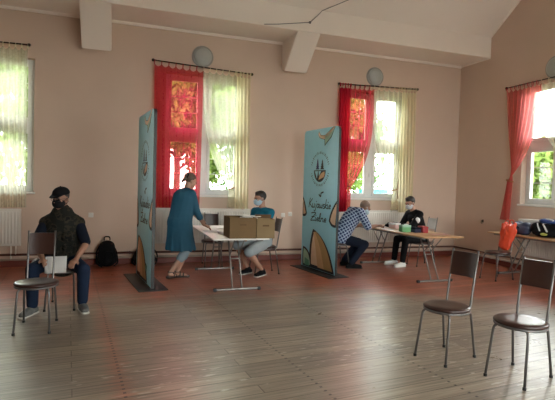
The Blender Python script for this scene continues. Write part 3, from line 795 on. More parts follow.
    def sub(name, pts, m, d=T+.0014): bm = BM(); poly(bm, [(cy+p[0], cz+p[1]) for p in pts], d, .001); obj(name, bm, m, o)
    def fir(x, y, h, w):
        L_ = []; R_ = []
        for k in range(4):
            z0 = y+h*k/4; ww = w*(1-k/4.6); L_ += [(x-ww, z0), (x-ww*.45, z0+h/4)]; R_ += [(x+ww, z0), (x+ww*.45, z0+h/4)]
        return L_ + [(x, y+h*1.1)] + R_[::-1]
    sub('printed_fir', fir(-.075, -.005, .17, .062), M['bluei']); sub('printed_fir', fir(.075, -.005, .155, .062), M['ink'])
    sub('emblem_bowl', [(.19*math.cos(a), -.02+.205*math.sin(a)) for a in [PI+PI*k/20 for k in range(21)]], M['ink'])
    sub('printed_leaf', inset(leaf((-.04, -.20), (.13, -.15), (.155, -.035), (-.02, -.06), (.19, -.10)), .008), M['tan'], T+.0028)
    sub('printed_leaf', [(-.16, -.035), (-.055, -.035), (-.075, -.13), (-.09, -.165)], M['blue_b'], T+.0028)
    sub('printed_leaf', [(-.04, -.035), (.05, -.035), (-.02, -.12)], M['blue_b'], T+.0028)
    # hand lettered words and the small mark above them
    for word, x0, y0, h, wd in (('Kujawskie', .20, .440, .135, .64), ('Zielne', .27, .345, .125, .46)):
        wb = BM(); st, w = script_line(word); kx = wd*BWID/w
        for s_ in st: flat_stroke(wb, [((x0-.5)*BWID+p[0]*kx + p[1]*.02, H0+y0*BHGT+p[1]*h) for p in s_], .018, T+.0012)
        obj('lettering', wb, M['ink'], t)
    wb = BM(); flat_stroke(wb, [((.50-.5)*BWID, H0+.535*BHGT), ((.545-.5)*BWID, H0+.522*BHGT), ((.56-.5)*BWID, H0+.545*BHGT), ((.62-.5)*BWID, H0+.553*BHGT)], .026, T+.0012)
    obj('printed_mark', wb, M['ink'], t)
    return t
banner((-3.90, -1.865), (-4.056, -.765), 'tall blue leaf-print banner between the two tables, words readable', 0)
banner((-6.845, -2.19), (-7.00, -1.09), 'tall blue leaf-print banner behind the standing woman, seen nearly edge-on', 1)

# ------------------------------------------------------------------ people
def ik(a, c, l1, l2, pole):
    a, c = V(a), V(c); d = c-a; L = min(d.length, (l1+l2)*.999); dn = d.normalized()
    x = (l1*l1-l2*l2+L*L)/(2*L); h = math.sqrt(max(0, l1*l1-x*x))
    p = V(pole); p = (p-dn*p.dot(dn)).normalized()
    return a+dn*x+p*h, a+dn*L
class Pose: pass
def pose(pel, yaw, lean, hands, feet, knees=None, syaw=None, head=(0, 0, 0), sc=1., elbow=(None, None), side=0, hoff=0, drop=0, hz=0):
    """pel: pelvis centre; yaw: facing in degrees from +x; lean: torso tilt forward; head: (turn left, nod down, tilt)"""
    p = Pose(); p.sc = sc; S = sc
    y = math.radians(yaw); p.F = V((math.cos(y), math.sin(y), 0)); p.R = V((p.F.y, -p.F.x, 0)); p.pel = V(pel)
    y2 = math.radians(syaw if syaw is not None else yaw); F2 = V((math.cos(y2), math.sin(y2), 0)); p.R2 = V((F2.y, -F2.x, 0)); p.F2 = F2
    l = math.radians(lean); up = (V((0, 0, 1))*math.cos(l)+F2*math.sin(l)+p.R2*side).normalized(); p.up = up
    lc = l*1.15; up2 = (V((0, 0, 1))*math.cos(lc)+F2*math.sin(lc)+p.R2*side).normalized()
    p.waist = p.pel+up*.20*S; p.chest = p.waist+up2*.20*S; p.neck = p.waist+up2*.335*S
    p.cf = (F2*math.cos(lc)-V((0, 0, 1))*math.sin(lc)).normalized()
    p.sh = [p.waist+up2*(.275-drop)*S-p.R2*.165*S, p.waist+up2*(.275-drop)*S+p.R2*.165*S]     # left, right
    hy = math.radians((syaw if syaw is not None else yaw)+head[0]); nd = math.radians(head[1])
    hf = V((math.cos(hy), math.sin(hy), 0))
    p.hf = (hf*math.cos(nd)-V((0, 0, 1))*math.sin(nd)).normalized()
    hr = V((hf.y, -hf.x, 0)); hu = hr.cross(p.hf).normalized()
    tl = math.radians(head[2]); p.hu = (hu*math.cos(tl)+hr*math.sin(tl)); p.hr = p.hf.cross(p.hu).normalized()
    p.headc = p.neck + (up2*.55+p.hu*.45).normalized()*.155*S + hf*(.03+hoff)*S + V((0, 0, hz*S))
    p.hip = [p.pel-p.R*.085*S-V((0, 0, .02)), p.pel+p.R*.085*S-V((0, 0, .02))]
    p.kn = []; p.an = []; p.toe = []
    for i in (0, 1):
        an, toe = feet[i]
        pole = knees[i] if knees else p.F*1+V((0, 0, .5))
        k, a = ik(p.hip[i], an, .425*S, .415*S, pole); p.kn.append(k); p.an.append(a); p.toe.append(V(toe).normalized())
    p.el = []; p.wr = []; p.hd = []
    for i in (0, 1):
        wr, hd = hands[i]
        pole = elbow[i] if elbow[i] else (V((0, 0, -1))-p.F2*.6+p.R2*(-.4 if i == 0 else .4))
        e, w = ik(p.sh[i], wr, .285*S, .255*S, pole); p.el.append(e); p.wr.append(w); p.hd.append(V(hd).normalized())
    return p
def add_hand(bm, w, d, nrm, left, S, curl=.5):
    """palm, four unequal bent fingers and a side thumb; nrm points out of the back of the hand"""
    d = V(d).normalized(); nrm = V(nrm); nrm = (nrm-d*nrm.dot(d)).normalized(); s = d.cross(nrm)   # s: towards the little or index side
    th = -s if left else s
    th = th if True else s
    P0 = V(w)+d*.012; P1 = V(w)+d*.082*S
    cap(bm, P0, P1, .021*S, .023*S, wide=s, k=1.75)
    for i, (o, L, r) in enumerate(((.030, .070, .0090), (.010, .078, .0092), (-.010, .073, .0090), (-.029, .057, .0080))):
        b = V(w)+d*.086*S+th*o*S; dirn = (d+th*(o*2.2)).normalized()
        a1 = dirn*math.cos(curl*.5)-nrm*math.sin(curl*.5); a2 = dirn*math.cos(curl*1.4)-nrm*math.sin(curl*1.4)
        m = b+a1*L*.52*S; t = m+a2*L*.48*S
        cap(bm, b-dirn*.02, m, r*1.08*S, r*S, n=8, h=3); cap(bm, m, t, r*S, r*.85*S, n=8, h=3)
    b = V(w)+d*.028*S+th*.026*S; td = (d*.75+th*.65-nrm*.25).normalized(); m = b+td*.042*S; t = m+(d*.95+th*.2-nrm*.25).normalized()*.032*S
    cap(bm, b, m, .0125*S, .0105*S, n=8, h=3); cap(bm, m, t, .0105*S, .0088*S, n=8, h=3)
def head_rot(p): 
    m = Mx((p.hr, p.hf, p.hu)).transposed(); return m      # columns: right, forward, up
def person(p, label, skin, hair=None, hnrm=(None, None), curl=(.5, .5), group=None, mask=None, bald=False, build=1., vox=.0085):
    S = p.sc; H = head_rot(p); hp = lambda x, y, z: p.headc + H @ V((x*S, y*S, z*S))
    o0 = V((p.pel.x, p.pel.y, 0))
    bm = BM()
    # skull, jaw, nose, ears, brow
    ell(bm, hp(0, -.012, .030), (.074*S, .092*S, .086*S), H); ell(bm, hp(0, .022, -.045), (.056*S, .066*S, .066*S), H)
    cap(bm, hp(0, .06, -.092), hp(0, .075, -.078), .022*S, .020*S, n=10)
    ell(bm, hp(0, .078, .026), (.052*S, .018*S, .012*S), H, 2)
    cap(bm, hp(0, .086, .012), hp(0, .108, -.024), .008*S, .0135*S, wide=p.hr, k=1.1, n=10)
    for s in (-1, 1): ell(bm, hp(s*.076, -.012, -.008), (.010*S, .020*S, .032*S), H, 2); ell(bm, hp(s*.040, .060, -.020), (.024*S, .020*S, .020*S), H, 2)
    cap(bm, p.neck-V((0, 0, .03)), hp(0, -.025, -.055), .054*S, .052*S)
    # trunk
    cap(bm, p.pel, p.waist, .105*S*build, .100*S*build, wide=p.R, k=1.35); cap(bm, p.waist, p.chest, .100*S*build, .108*S*build, wide=p.R2, k=1.38)
    cap(bm, p.sh[0]*.82+p.sh[1]*.18, p.sh[1]*.82+p.sh[0]*.18, .060*S, .060*S); cap(bm, p.chest, p.neck, .085*S, .052*S, wide=p.R2, k=1.5)
    for i in (0, 1):
        cap(bm, p.sh[i], p.el[i], .048*S, .038*S); cap(bm, p.el[i], p.el[i].lerp(p.wr[i], .35), .038*S, .039*S); cap(bm, p.el[i].lerp(p.wr[i], .35), p.wr[i], .039*S, .025*S)
        nr = hnrm[i] or V((0, 0, 1)); add_hand(bm, p.wr[i], p.hd[i], nr, i == 0, S, curl[i])
        cap(bm, p.hip[i], p.kn[i], .078*S, .054*S); cap(bm, p.kn[i], p.kn[i].lerp(p.an[i], .35), .053*S, .052*S); cap(bm, p.kn[i].lerp(p.an[i], .35), p.an[i], .052*S, .035*S)
        an, t = p.an[i], p.toe[i]
        cap(bm, an-V((0, 0, .035*S))-t*.02, an+t*.13*S-V((0, 0, .052*S)), .032*S, .024*S, wide=t.cross(V((0, 0, 1))), k=1.3)
    body = fuse('person', bm, skin, None, vox, 7, o0); tag(body, label, 'person', group)
    q = lambda x, y, z: hp(x, y, z)-o0
    for s in (-1, 1):
        bm = BM(); ell(bm, q(s*.031, .076, .004), (.013*S, .008*S, .0065*S), H, 2); obj('eye', bm, M['eye'], body, smooth=True)
        bm = BM(); cap(bm, q(s*.016, .090, .022), q(s*.047, .078, .024), .0045*S, .004*S, n=8, h=3); obj('eyebrow', bm, hair or M['hair_d'], body, smooth=True)
    if not mask:
        bm = BM(); cap(bm, q(-.020, .083, -.056), q(.020, .083, -.056), .006*S, .006*S, n=8, h=3); ell(bm, q(0, .087, -.057), (.018*S, .007*S, .007*S), H, 2); obj('lips', bm, M['lips'], body, smooth=True)
    else:
        bm = BM(); ell(bm, q(0, .040, -.044), (.067*S, .077*S, .062*S), H); ell(bm, q(0, .085, -.020), (.030*S, .034*S, .026*S), H, 2)
        mk = fuse('face_mask', bm, mask, body, .008, 5)
        for s in (-1, 1):
            bm = BM(); tube(bm, [q(s*.058, .05, -.02), q(s*.075, .02, -.008), q(s*.083, -.02, .012)], .003, 6); tube(bm, [q(s*.058, .04, -.07), q(s*.074, .01, -.05), q(s*.083, -.02, -.03)], .003, 6); obj('ear_loop', bm, mask, mk)
    body['o0'] = tuple(o0)
    return body, o0, hp, H
def garment(name, body, o0, bm, m, vox=.012, it=5): return fuse(name, (bmesh.ops.translate(bm, verts=bm.verts, vec=-o0), bm)[1], m, body, vox, it)
def torso_shell(bm, p, g, low=0., build=1.):
    S = p.sc
    cap(bm, p.pel-p.up*low, p.waist, (.108*build+g)*S, (.103*build+g)*S, wide=p.R, k=1.36); cap(bm, p.waist, p.chest, (.103*build+g)*S, (.108*build+g)*S, wide=p.R2, k=1.38)
    cap(bm, p.sh[0]*.84+p.sh[1]*.16, p.sh[1]*.84+p.sh[0]*.16, (.062+g)*S, (.062+g)*S); cap(bm, p.chest, p.chest.lerp(p.neck, .72), (.090+g)*S, (.062+g)*S, wide=p.R2, k=1.5)
def sleeve(bm, p, i, t, g, cuff=None):
    """t<=1 along the upper arm, t>1 on to the forearm"""
    S = p.sc
    if t <= 1: cap(bm, p.sh[i], p.sh[i].lerp(p.el[i], t), (.052+g)*S, (.046+g)*S)
    else: cap(bm, p.sh[i], p.el[i], (.052+g)*S, (.042+g)*S); cap(bm, p.el[i], p.el[i].lerp(p.wr[i], t-1), (.042+g)*S, (.034+g if cuff is None else cuff)*S)
def trouser(bm, p, t, g, low=.0, build=1.):
    S = p.sc
    cap(bm, p.pel-p.up*.02, p.pel+p.up*.07*S, (.112*build+g)*S, (.108*build+g)*S, wide=p.R, k=1.36)
    for i in (0, 1):
        if t <= 1: cap(bm, p.hip[i], p.hip[i].lerp(p.kn[i], t), (.086+g)*S, (.070+g)*S)
        else: cap(bm, p.hip[i], p.kn[i], (.086+g)*S, (.062+g)*S); cap(bm, p.kn[i], p.kn[i].lerp(p.an[i], t-1), (.062+g)*S, (.050+g)*S)
def shoes(body, o0, p, m, sole, name='shoe'):
    S = p.sc
    for i in (0, 1):
        an, t = p.an[i]-o0, p.toe[i]; sd = t.cross(V((0, 0, 1))).normalized(); zb = an.z-.08*S
        ground = V((an.x, an.y, an.z-.085*S))
        bm = BM()
        cap(bm, ground-t*.045*S+V((0, 0, .045*S)), ground+t*.06*S+V((0, 0, .048*S)), .040*S, .042*S, wide=sd, k=1.); cap(bm, ground+t*.05*S+V((0, 0, .046*S)), ground+t*.165*S+V((0, 0, .036*S)), .042*S, .032*S, wide=sd, k=1.3)
        cap(bm, ground-t*.02*S+V((0, 0, .05*S)), an+V((0, 0, .005)), .044*S, .042*S)
        sh = fuse(name, bm, m, body, .010, 5)
        bm = BM(); cap(bm, ground-t*.045*S+V((0, 0, .012*S)), ground+t*.17*S+V((0, 0, .012*S)), .040*S, .040*S, wide=sd, k=1.15)
        up = sd.cross(t).normalized()
        for v in bm.verts:
            h = (v.co-ground).dot(V((0, 0, 1))); v.co.z += -(h-.012*S)*.70
        so = obj('sole', bm, sole, sh, smooth=True)
def hair_cap(body, o0, hp, H, S, m, extra=(), cutz=.0, front=.055, g=.010):
    bm = BM(); ell(bm, hp(0, -.020, .040), ((.074+g)*S, (.090+g)*S, (.084+g)*S), H, 4)
    # keep what lies above a slanted hairline
    inv = H.transposed(); c = hp(0, 0, 0); dead = []
    for v in bm.verts:
        l = (inv @ (v.co-c))/S
        line = .058 if l.y > .03 else (-.01 + max(0, (l.y+.03))*1.1 if l.y > -.03 else -.075+ (l.y+.10)*.3)
        if l.z < line: v.co = c + H @ V((l.x*S*.86, l.y*S*.86, l.z*S))
    for e in extra: ell(bm, hp(*e[0]), tuple(a*S for a in e[1]), H, 3)
    return garment('hair', body, o0, bm, m, .008, 3)

# --- the man with the cap, sitting at the left
F_ = math.radians(266)
p = pose((-7.915, -2.80, .555), 266, 4, [((-7.74, -3.17, .60), (-.35, -.9, -.25)), ((-8.075, -3.17, .62), (.45, -.9, -.25))],
         [((-7.675, -3.06, .088), (.25, -1, 0)), ((-8.175, -3.13, .088), (-.45, -1, 0))],
         knees=[V((.35, -1, .6)), V((-.35, -1, .6))], head=(-26, 10, 0), sc=1.03, drop=.045, hoff=-.01, elbow=(V((.9, .3, -.5)), V((-1., .3, -.4))))
b, o0, hp, H = person(p, 'person in black cap, black mask and dark vest sitting with white paper on lap', M['skin_d'], mask=M['black_c'], build=1.12, curl=(.8, .7))
bm = BM(); torso_shell(bm, p, .010, build=1.1); [sleeve(bm, p, i, .92, .012) for i in (0, 1)]; garment('tshirt', b, o0, bm, M['navy'])
bm = BM(); torso_shell(bm, p, .030, .06, 1.1)
for i in (0, 1): cap(bm, p.neck-p.up*.03, p.sh[i].lerp(p.el[i], .06), .070, .076)
cap(bm, p.neck-p.R2*.05+p.up*.005, p.neck+p.R2*.05+p.up*.005, .066, .066); cap(bm, p.neck-p.up*.03, p.neck+p.up*.04, .085, .070, wide=p.R2, k=1.1); v = garment('vest', b, o0, bm, M['vest'], it=3)
for s in (-1, 1):
    for z in (.12, .26):
        bm = BM(); c = p.pel-o0+p.up*(z+.03)+p.cf*.165+p.R2*s*.085; m = Mx.Translation(c) @ head_rot(p).to_4x4(); 
        bmesh.ops.create_cube(bm, size=1, matrix=Mx.Translation(c) @ Mx((p.R2, p.cf, p.up)).transposed().to_4x4() @ Mx.Diagonal((.10, .05, .10, 1))); bmesh.ops.bevel(bm, geom=list(bm.edges), offset=.012, segments=2, affect='EDGES'); obj('pocket', bm, M['vest'], v, smooth=.6)
bm = BM(); trouser(bm, p, 1.93, .008, build=1.05); tr = garment('jeans', b, o0, bm, M['jeans'])
for k in (0, 1):
    A = p.hip[1].lerp(p.kn[1], .42+.17*k)-o0; d = (p.kn[1]-p.hip[1]).normalized(); s_ = p.R; u_ = s_.cross(d)
    bm = BM(); tube(bm, [A + (s_*math.cos(a)+u_*math.sin(a))*.0905 + d*(.05*a) for a in [(-.9+.25*j) for j in range(10)]], .012, 6); obj('white_stripe', bm, M['white_c'], tr, smooth=True)
shoes(b, o0, p, M['shoe_g'], M['sole'])
hair_cap(b, o0, hp, H, p.sc, M['hair_d'], g=.005)
bm = BM(); S = p.sc
ell(bm, hp(0, -.016, .058), (.088*S, .104*S, .076*S), H, 3)
for v in bm.verts:
    l = H.transposed() @ (v.co-hp(0, 0, 0))
    if l.z < .046*S: v.co += H @ V((0, 0, .046*S-l.z))
for k in range(-4, 5): cap(bm, hp(.062*k/4, .055, .050), hp(.050*k/4, .155-.0022*k*k, .034), .010*S, .006*S, n=8, h=3)
cp = garment('cap', b, o0, bm, M['black_c'], .008, 3)
bm = BM(); ell(bm, hp(0, -.016, .135)-o0, (.009, .009, .006), n=2); obj('cap_button', bm, M['black_c'], cp)
# glasses
bm = BM()
for s in (-1, 1):
    tube(bm, [hp(s*.034, .092, .004)-o0 + H @ V((.022*math.cos(a), -.004*abs(math.cos(a)), .016*math.sin(a))) for a in [2*PI*j/16 for j in range(16)]], .0025, 6, close=True)
    tube(bm, [hp(s*.056, .088, .008)-o0, hp(s*.080, .04, .010)-o0, hp(s*.084, -.01, .008)-o0], .0025, 6)
tube(bm, [hp(-.012, .094, .008)-o0, hp(.012, .094, .008)-o0], .0025, 6); obj('glasses', bm, M['black_p'], b)
# the sheet of paper on his lap
bm = BM(); g = []
for j in range(7):
    row = []
    for i in range(7):
        x = -.105+.21*i/6; t = j/6
        row.append(bm.verts.new((x, -.10*t-.035*t*t+.01*math.sin(4*x), -.02-.16*t**1.6)))
    g.append(row)
for j in range(6):
    for i in range(6): bm.faces.new((g[j][i], g[j+1][i], g[j+1][i+1], g[j][i+1]))
bmesh.ops.solidify(bm, geom=list(bm.faces), thickness=.002)
o = obj('paper_sheet', bm, M['paper'], smooth=True); o.location = (-7.935, -3.20, .665); o.rotation_euler = (0, 0, .06); tag(o, 'white paper sheet on the lap of the man with the cap', 'paper')

# --- the woman standing at the table
p = pose((-6.40, -1.43, .86), 30, 12, [((-6.02, -1.16, .845), (1, .1, -.35)), ((-6.035, -1.50, .835), (.95, .05, -.4))],
         [((-6.41, -1.37, .085), (.95, -.2, 0)), ((-6.53, -1.50, .105), (.75, .5, -.15))],
         knees=[V((1, 0, 0)), V((1, .2, 0))], head=(-16, 22, 0), sc=.975, elbow=(None, V((-.2, -.6, -.8))))
b, o0, hp, H = person(p, 'person in a petrol-blue tunic standing and leaning over the white table', M['skin'], hair=M['hair_b'], build=1.15, curl=(.5, .7))
S = p.sc
bm = BM(); torso_shell(bm, p, .026, 0, 1.34); [sleeve(bm, p, i, 1.45, .016, .052) for i in (0, 1)]
hem = V((p.pel.x+.02, p.pel.y, .445)); cap(bm, p.waist+V((0, 0, .04)), p.pel, .145, .178, wide=p.R, k=1.30); cap(bm, p.pel+V((0, 0, .08)), hem, .166, .198, wide=p.R, k=1.30, flat=True, n=30)
for k in range(9):
    a = 2*PI*k/9; d = p.R*math.cos(a)*1.30+p.F*math.sin(a); cap(bm, p.pel+d*.14+V((0, 0, .05)), hem+d*.194+V((0, 0, .012)), .012, .028, n=8)
tn = garment('tunic', b, o0, bm, M['tunic'], .012, 4)
bm = BM()
for i in (0, 1): cap(bm, p.hip[i].lerp(p.kn[i], .5), p.kn[i], .082, .074); cap(bm, p.kn[i], p.kn[i].lerp(p.an[i], .36), .074, .070)
garment('leggings', b, o0, bm, M['legging'], .010)
hair_cap(b, o0, hp, H, S, M['hair_b'], extra=(((0, -.10, .045), (.045, .045, .045)), ((.02, -.118, -.01), (.030, .030, .045)), ((-.01, -.13, -.05), (.022, .02, .04))), g=.008)
bm = BM(); tube(bm, [hp(.05*math.cos(a), -.098, .05+.05*math.sin(a))-o0 for a in [2*PI*k/14 for k in range(14)]], .012, 7, close=True); obj('hair_tie', bm, M['black_c'], b, smooth=True)
for i in (0, 1):
    an, t = p.an[i]-o0, p.toe[i]; sd = t.cross(V((0, 0, 1))).normalized(); gr = an-V((0, 0, .080))
    bm = BM(); cap(bm, gr-t*.045+V((0, 0, .010)), gr+t*.155+V((0, 0, .010)), .036, .036, wide=sd, k=1.2)
    for v in bm.verts: v.co.z = gr.z+max(-.012, min(.018, v.co.z-gr.z-.004))
    sl = obj('sandal', bm, M['sandal'], b, smooth=.6)
    bm = BM()
    for k, (f, h, w) in enumerate(((.095, .050, .044), (.045, .068, .042))):
        tube(bm, [gr+t*f+sd*w*math.cos(a)+V((0, 0, .006+h*math.sin(a))) for a in [PI*j/10 for j in range(11)]], .010, 7)
    tube(bm, [an+(t*math.cos(a)+sd*math.sin(a))*.042+V((0, 0, .0)) for a in [2*PI*j/12 for j in range(12)]], .007, 6, close=True)
    obj('strap', bm, M['sandal'], sl, smooth=True)

# --- the boy behind the boxes
p = pose((-4.98, -1.31, .55), 187, 6, [((-5.27, -1.58, .64), (-.8, -.4, -.1)), ((-5.36, -1.12, .80), (-1, .1, -.1))],
         [((-5.06, -1.52, .086), (-.7, -.6, 0)), ((-5.24, -1.30, .086), (-.8, -.5, 0))],
         knees=[V((-1, -.45, .8)), V((-1, .1, .8))], syaw=214, head=(-26, 10, 0), sc=1.03)
b, o0, hp, H = person(p, 'person in a teal T-shirt and grey shorts sitting behind the cardboard boxes', M['skin'], mask=M['mask_b'], curl=(.6, .6))
bm = BM(); torso_shell(bm, p, .014); [sleeve(bm, p, i, .85, .018) for i in (0, 1)]; garment('tshirt', b, o0, bm, M['teal'])
bm = BM(); trouser(bm, p, .98, .016); garment('shorts', b, o0, bm, M['grey_c'])
hair_cap(b, o0, hp, H, p.sc, M['hair_d'], extra=(((0, .025, .102), (.052, .045, .024)),), g=.007)
shoes(b, o0, p, M['black_c'], M['sole'])

# --- the bald man in the checked shirt
p = pose((-3.42, -1.02, .56), 2, 30, [((-2.80, -.86, .79), (1, .1, -.05)), ((-2.76, -1.20, .79), (1, .1, .0))],
         [((-3.24, -.86, .09), (.9, .2, 0)), ((-3.26, -1.16, .09), (.9, -.2, 0))],
         knees=[V((1, 0, .2)), V((1, 0, .2))], head=(0, 30, 0), sc=1.10, drop=-.045, hz=-.085, elbow=(None, V((.0, -.5, -.8))), hoff=.06)
b, o0, hp, H = person(p, 'person with shaved head and blue checked shirt leaning onto the wooden table', M['skin_d'], hair=M['hair_g'], mask=M['mask_b'], build=1.15, curl=(.5, .9))
bm = BM(); torso_shell(bm, p, .016, .02, 1.15); [sleeve(bm, p, i, .95, .020) for i in (0, 1)]; sh = garment('checked_shirt', b, o0, bm, M['check'])
bm = BM(); cap(bm, p.neck-p.R2*.05, p.neck+p.R2*.05, .058, .058); garment('collar', b, o0, bm, M['check'])
bm = BM(); trouser(bm, p, 1.93, .010, build=1.08); garment('jeans', b, o0, bm, M['jeans_d'])
hair_cap(b, o0, hp, H, p.sc, M['hair_g'], g=.0035)
shoes(b, o0, p, M['black_c'], M['black_p'])

# --- the youth in black
p = pose((-1.69, -1.06, .55), 184, 19, [((-2.27, -1.16, .80), (-1, -.1, -.1)), ((-2.25, -.92, .80), (-1, .1, -.1))],
         [((-2.18, -1.20, .084), (-.95, -.25, 0)), ((-2.17, -.90, .084), (-.95, .1, 0))],
         knees=[V((-1, -.1, .7)), V((-1, .1, .7))], head=(6, 22, 0), sc=1.03)
b, o0, hp, H = person(p, 'person in black jacket and black trousers with white trainers at the wooden table', M['skin'], mask=M['mask_w'], curl=(.6, .6))
bm = BM(); torso_shell(bm, p, .018); [sleeve(bm, p, i, 1.85, .014) for i in (0, 1)]; jk = garment('jacket', b, o0, bm, M['black_c'])
A = p.sh[0].lerp(p.el[0], .45); d = (p.el[0]-p.sh[0]).normalized(); sd = (-p.R2).normalized()
bm = BM(); ell(bm, A+sd*.034-p.up*0-o0, (.050, .040, .062), n=3); ob = obj('sleeve_patch', bm, M['white_c'], jk, smooth=True)
bm = BM(); ell(bm, p.chest+p.cf*.098-p.R2*.07-o0, (.030, .030, .034), n=3); obj('chest_patch', bm, M['white_c'], jk, smooth=True)
A = p.el[0].lerp(p.wr[0], .25); bm = BM(); cap(bm, A-o0, p.el[0].lerp(p.wr[0], .55)-o0, .0535, .0505); obj('sleeve_band', bm, M['white_c'], jk, smooth=True)
bm = BM(); trouser(bm, p, 1.92, .004); garment('trousers', b, o0, bm, M['black_c'])
hair_cap(b, o0, hp, H, p.sc, M['hair_d'], extra=(((0, .025, .104), (.055, .048, .026)),), g=.008)
shoes(b, o0, p, M['shoe_w'], M['sole'])

# ------------------------------------------------------------------ things on the tables and floor
def carton(loc, rz, w, d, h, label, flap=True, m='card'):
    t = thing('cardboard_box', loc, rz, label, 'box', 'cardboard boxes on the white table')
    T = .008
    bm = BM()
    box(bm, (-w/2, -d/2, 0), (w/2, d/2, T)); box(bm, (-w/2, -d/2, T), (w/2, -d/2+T, h)); box(bm, (-w/2, d/2-T, T), (w/2, d/2, h))
    box(bm, (-w/2, -d/2+T, T), (-w/2+T, d/2-T, h)); box(bm, (w/2-T, -d/2+T, T), (w/2, d/2-T, h)); obj('carton', bm, M[m], t)
    if flap:
        bm = BM(); box(bm, (-w/2+.01, d/2-.004, h+.001), (w/2-.01, d/2+.002, h+.05)); f = obj('flap', bm, M['card_d'], t)
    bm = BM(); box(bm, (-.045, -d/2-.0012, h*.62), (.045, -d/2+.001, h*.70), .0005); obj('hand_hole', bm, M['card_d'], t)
    return t
carton((-5.695, -2.44, .75), -.02, .37, .42, .285, 'brown cardboard box, the larger left one at the near table end', False)
carton((-5.365, -2.54, .75), -.10, .25, .22, .265, 'brown cardboard box, the smaller right one at the near table end', True, 'card_l')
bm = BM()
for k in range(5):
    cx, cy = -5.56+.018*k*(-1)**k, -2.42+.02*k
    m = Mx.Translation((cx+.02*k, cy, 1.02+.006*k)) @ Euler((.1*math.sin(k*2), -.05+.06*math.cos(k*3), k*.8)).to_matrix().to_4x4()
    bmesh.ops.create_cube(bm, size=1, matrix=m @ Mx.Diagonal((.22, .16, .004, 1)))
o = obj('paper_heap', bm, M['paper']); tag(o, 'heap of white papers sticking up out of the larger cardboard box', 'papers', kind='stuff')
def sheet(x, y, z, rz, w, h, label, m='paper'):
    bm = BM(); n = 6; g = []
    for j in range(n+1):
        g.append([bm.verts.new((-w/2+w*i/n, -h/2+h*j/n, .002+.004*(abs(i/n-.5)*2)**3*(abs(j/n-.5)*2)**2)) for i in range(n+1)])
    for j in range(n):
        for i in range(n): bm.faces.new((g[j][i], g[j][i+1], g[j+1][i+1], g[j+1][i]))
    bmesh.ops.solidify(bm, geom=list(bm.faces), thickness=.0015)
    o = obj('paper_sheet', bm, M[m], smooth=True); o.location = (x, y, z); o.rotation_euler = (0, 0, rz); tag(o, label, 'paper', 'loose sheets on the tables'); return o
sheet(-5.93, -1.70, .751, .2, .21, .30, 'white sheet on the white table under the hand of the standing woman')
sheet(-5.80, -2.02, .751, -.15, .21, .30, 'white sheet on the white table between the woman and the larger box')
sheet(-5.62, -1.35, .751, .4, .21, .30, 'white sheet on the white table in front of the boy in teal')
sheet(-2.60, -.95, .751, .2, .30, .21, 'white sheet on the wooden table under the hand of the bald man')
sheet(-2.70, -1.45, .751, -.3, .21, .30, 'white sheet on the wooden table left of the pale pink box')
sheet(-2.30, -2.42, .751, -.2, .30, .21, 'pinkish sheet at the near right end of the wooden table', 'pink')
def small_box(x, y, z, rz, s, m, label, cat='box', name='carton_box', lid=None):
    bm = BM(); box(bm, (-s[0]/2, -s[1]/2, 0), (s[0]/2, s[1]/2, s[2]), .006)
    o = obj(name, bm, M[m], smooth=.6); o.location = (x, y, z); o.rotation_euler = (0, 0, rz); tag(o, label, cat)
    bm = BM(); box(bm, (-s[0]/2-.003, -s[1]/2-.003, s[2]*.72), (s[0]/2+.003, s[1]/2+.003, s[2]+.003), .004); obj('lid', bm, M[lid or m], o, smooth=.6)
    return o
small_box(-5.72, -1.98, .753, .2, (.12, .20, .13), 'pink', 'small pale pink box beside the left side of the larger cardboard box', lid='white_c')
small_box(-2.47, -1.34, .75, .25, (.13, .17, .10), 'pink', 'small pale pink and white box on the wooden table beside the green carton', lid='white_c')
o = small_box(-2.65, -1.93, .75, -.1, (.16, .13, .115), 'green_x', 'green carton on the wooden table', lid='greenl')
small_box(-2.50, -2.00, .75, .1, (.13, .18, .085), 'blue_x', 'dark blue carton between the green and the dark red carton', lid='navy')
small_box(-2.37, -2.05, .75, -.15, (.10, .18, .105), 'red_x', 'dark red carton on the wooden table, right of the dark blue one')
# white cup
t = thing('paper_cup', (-2.52, -1.78, .75), 0, 'white paper cup standing behind the green carton', 'cup')
bm = BM(); lathe(bm, [(0, 0), (.027, 0), (.038, .11), (.041, .112), (.038, .115), (.035, .11), (.025, .006), (0, .006)], n=24); obj('cup_body', bm, M['white_c'], t, smooth=.7)
# camera-like dark pouch
t = thing('pouch', (-2.42, -1.05, .75), .3, 'small black pouch on the wooden table before the youth', 'pouch')
bm = BM(); ell(bm, (0, 0, .035), (.075, .05, .035), n=3); ell(bm, (.02, 0, .06), (.04, .035, .03), n=3)
for v in bm.verts: v.co.z = max(0, v.co.z)
obj('pouch_body', bm, M['black_c'], t, smooth=True)
bm = BM(); tube(bm, bend([(-.06, 0, .03), (-.10, .06, .01), (0, .10, .008), (.08, .05, .01), (.06, 0, .03)], .04), .005, 6); obj('cord', bm, M['black_c'], t, smooth=True)

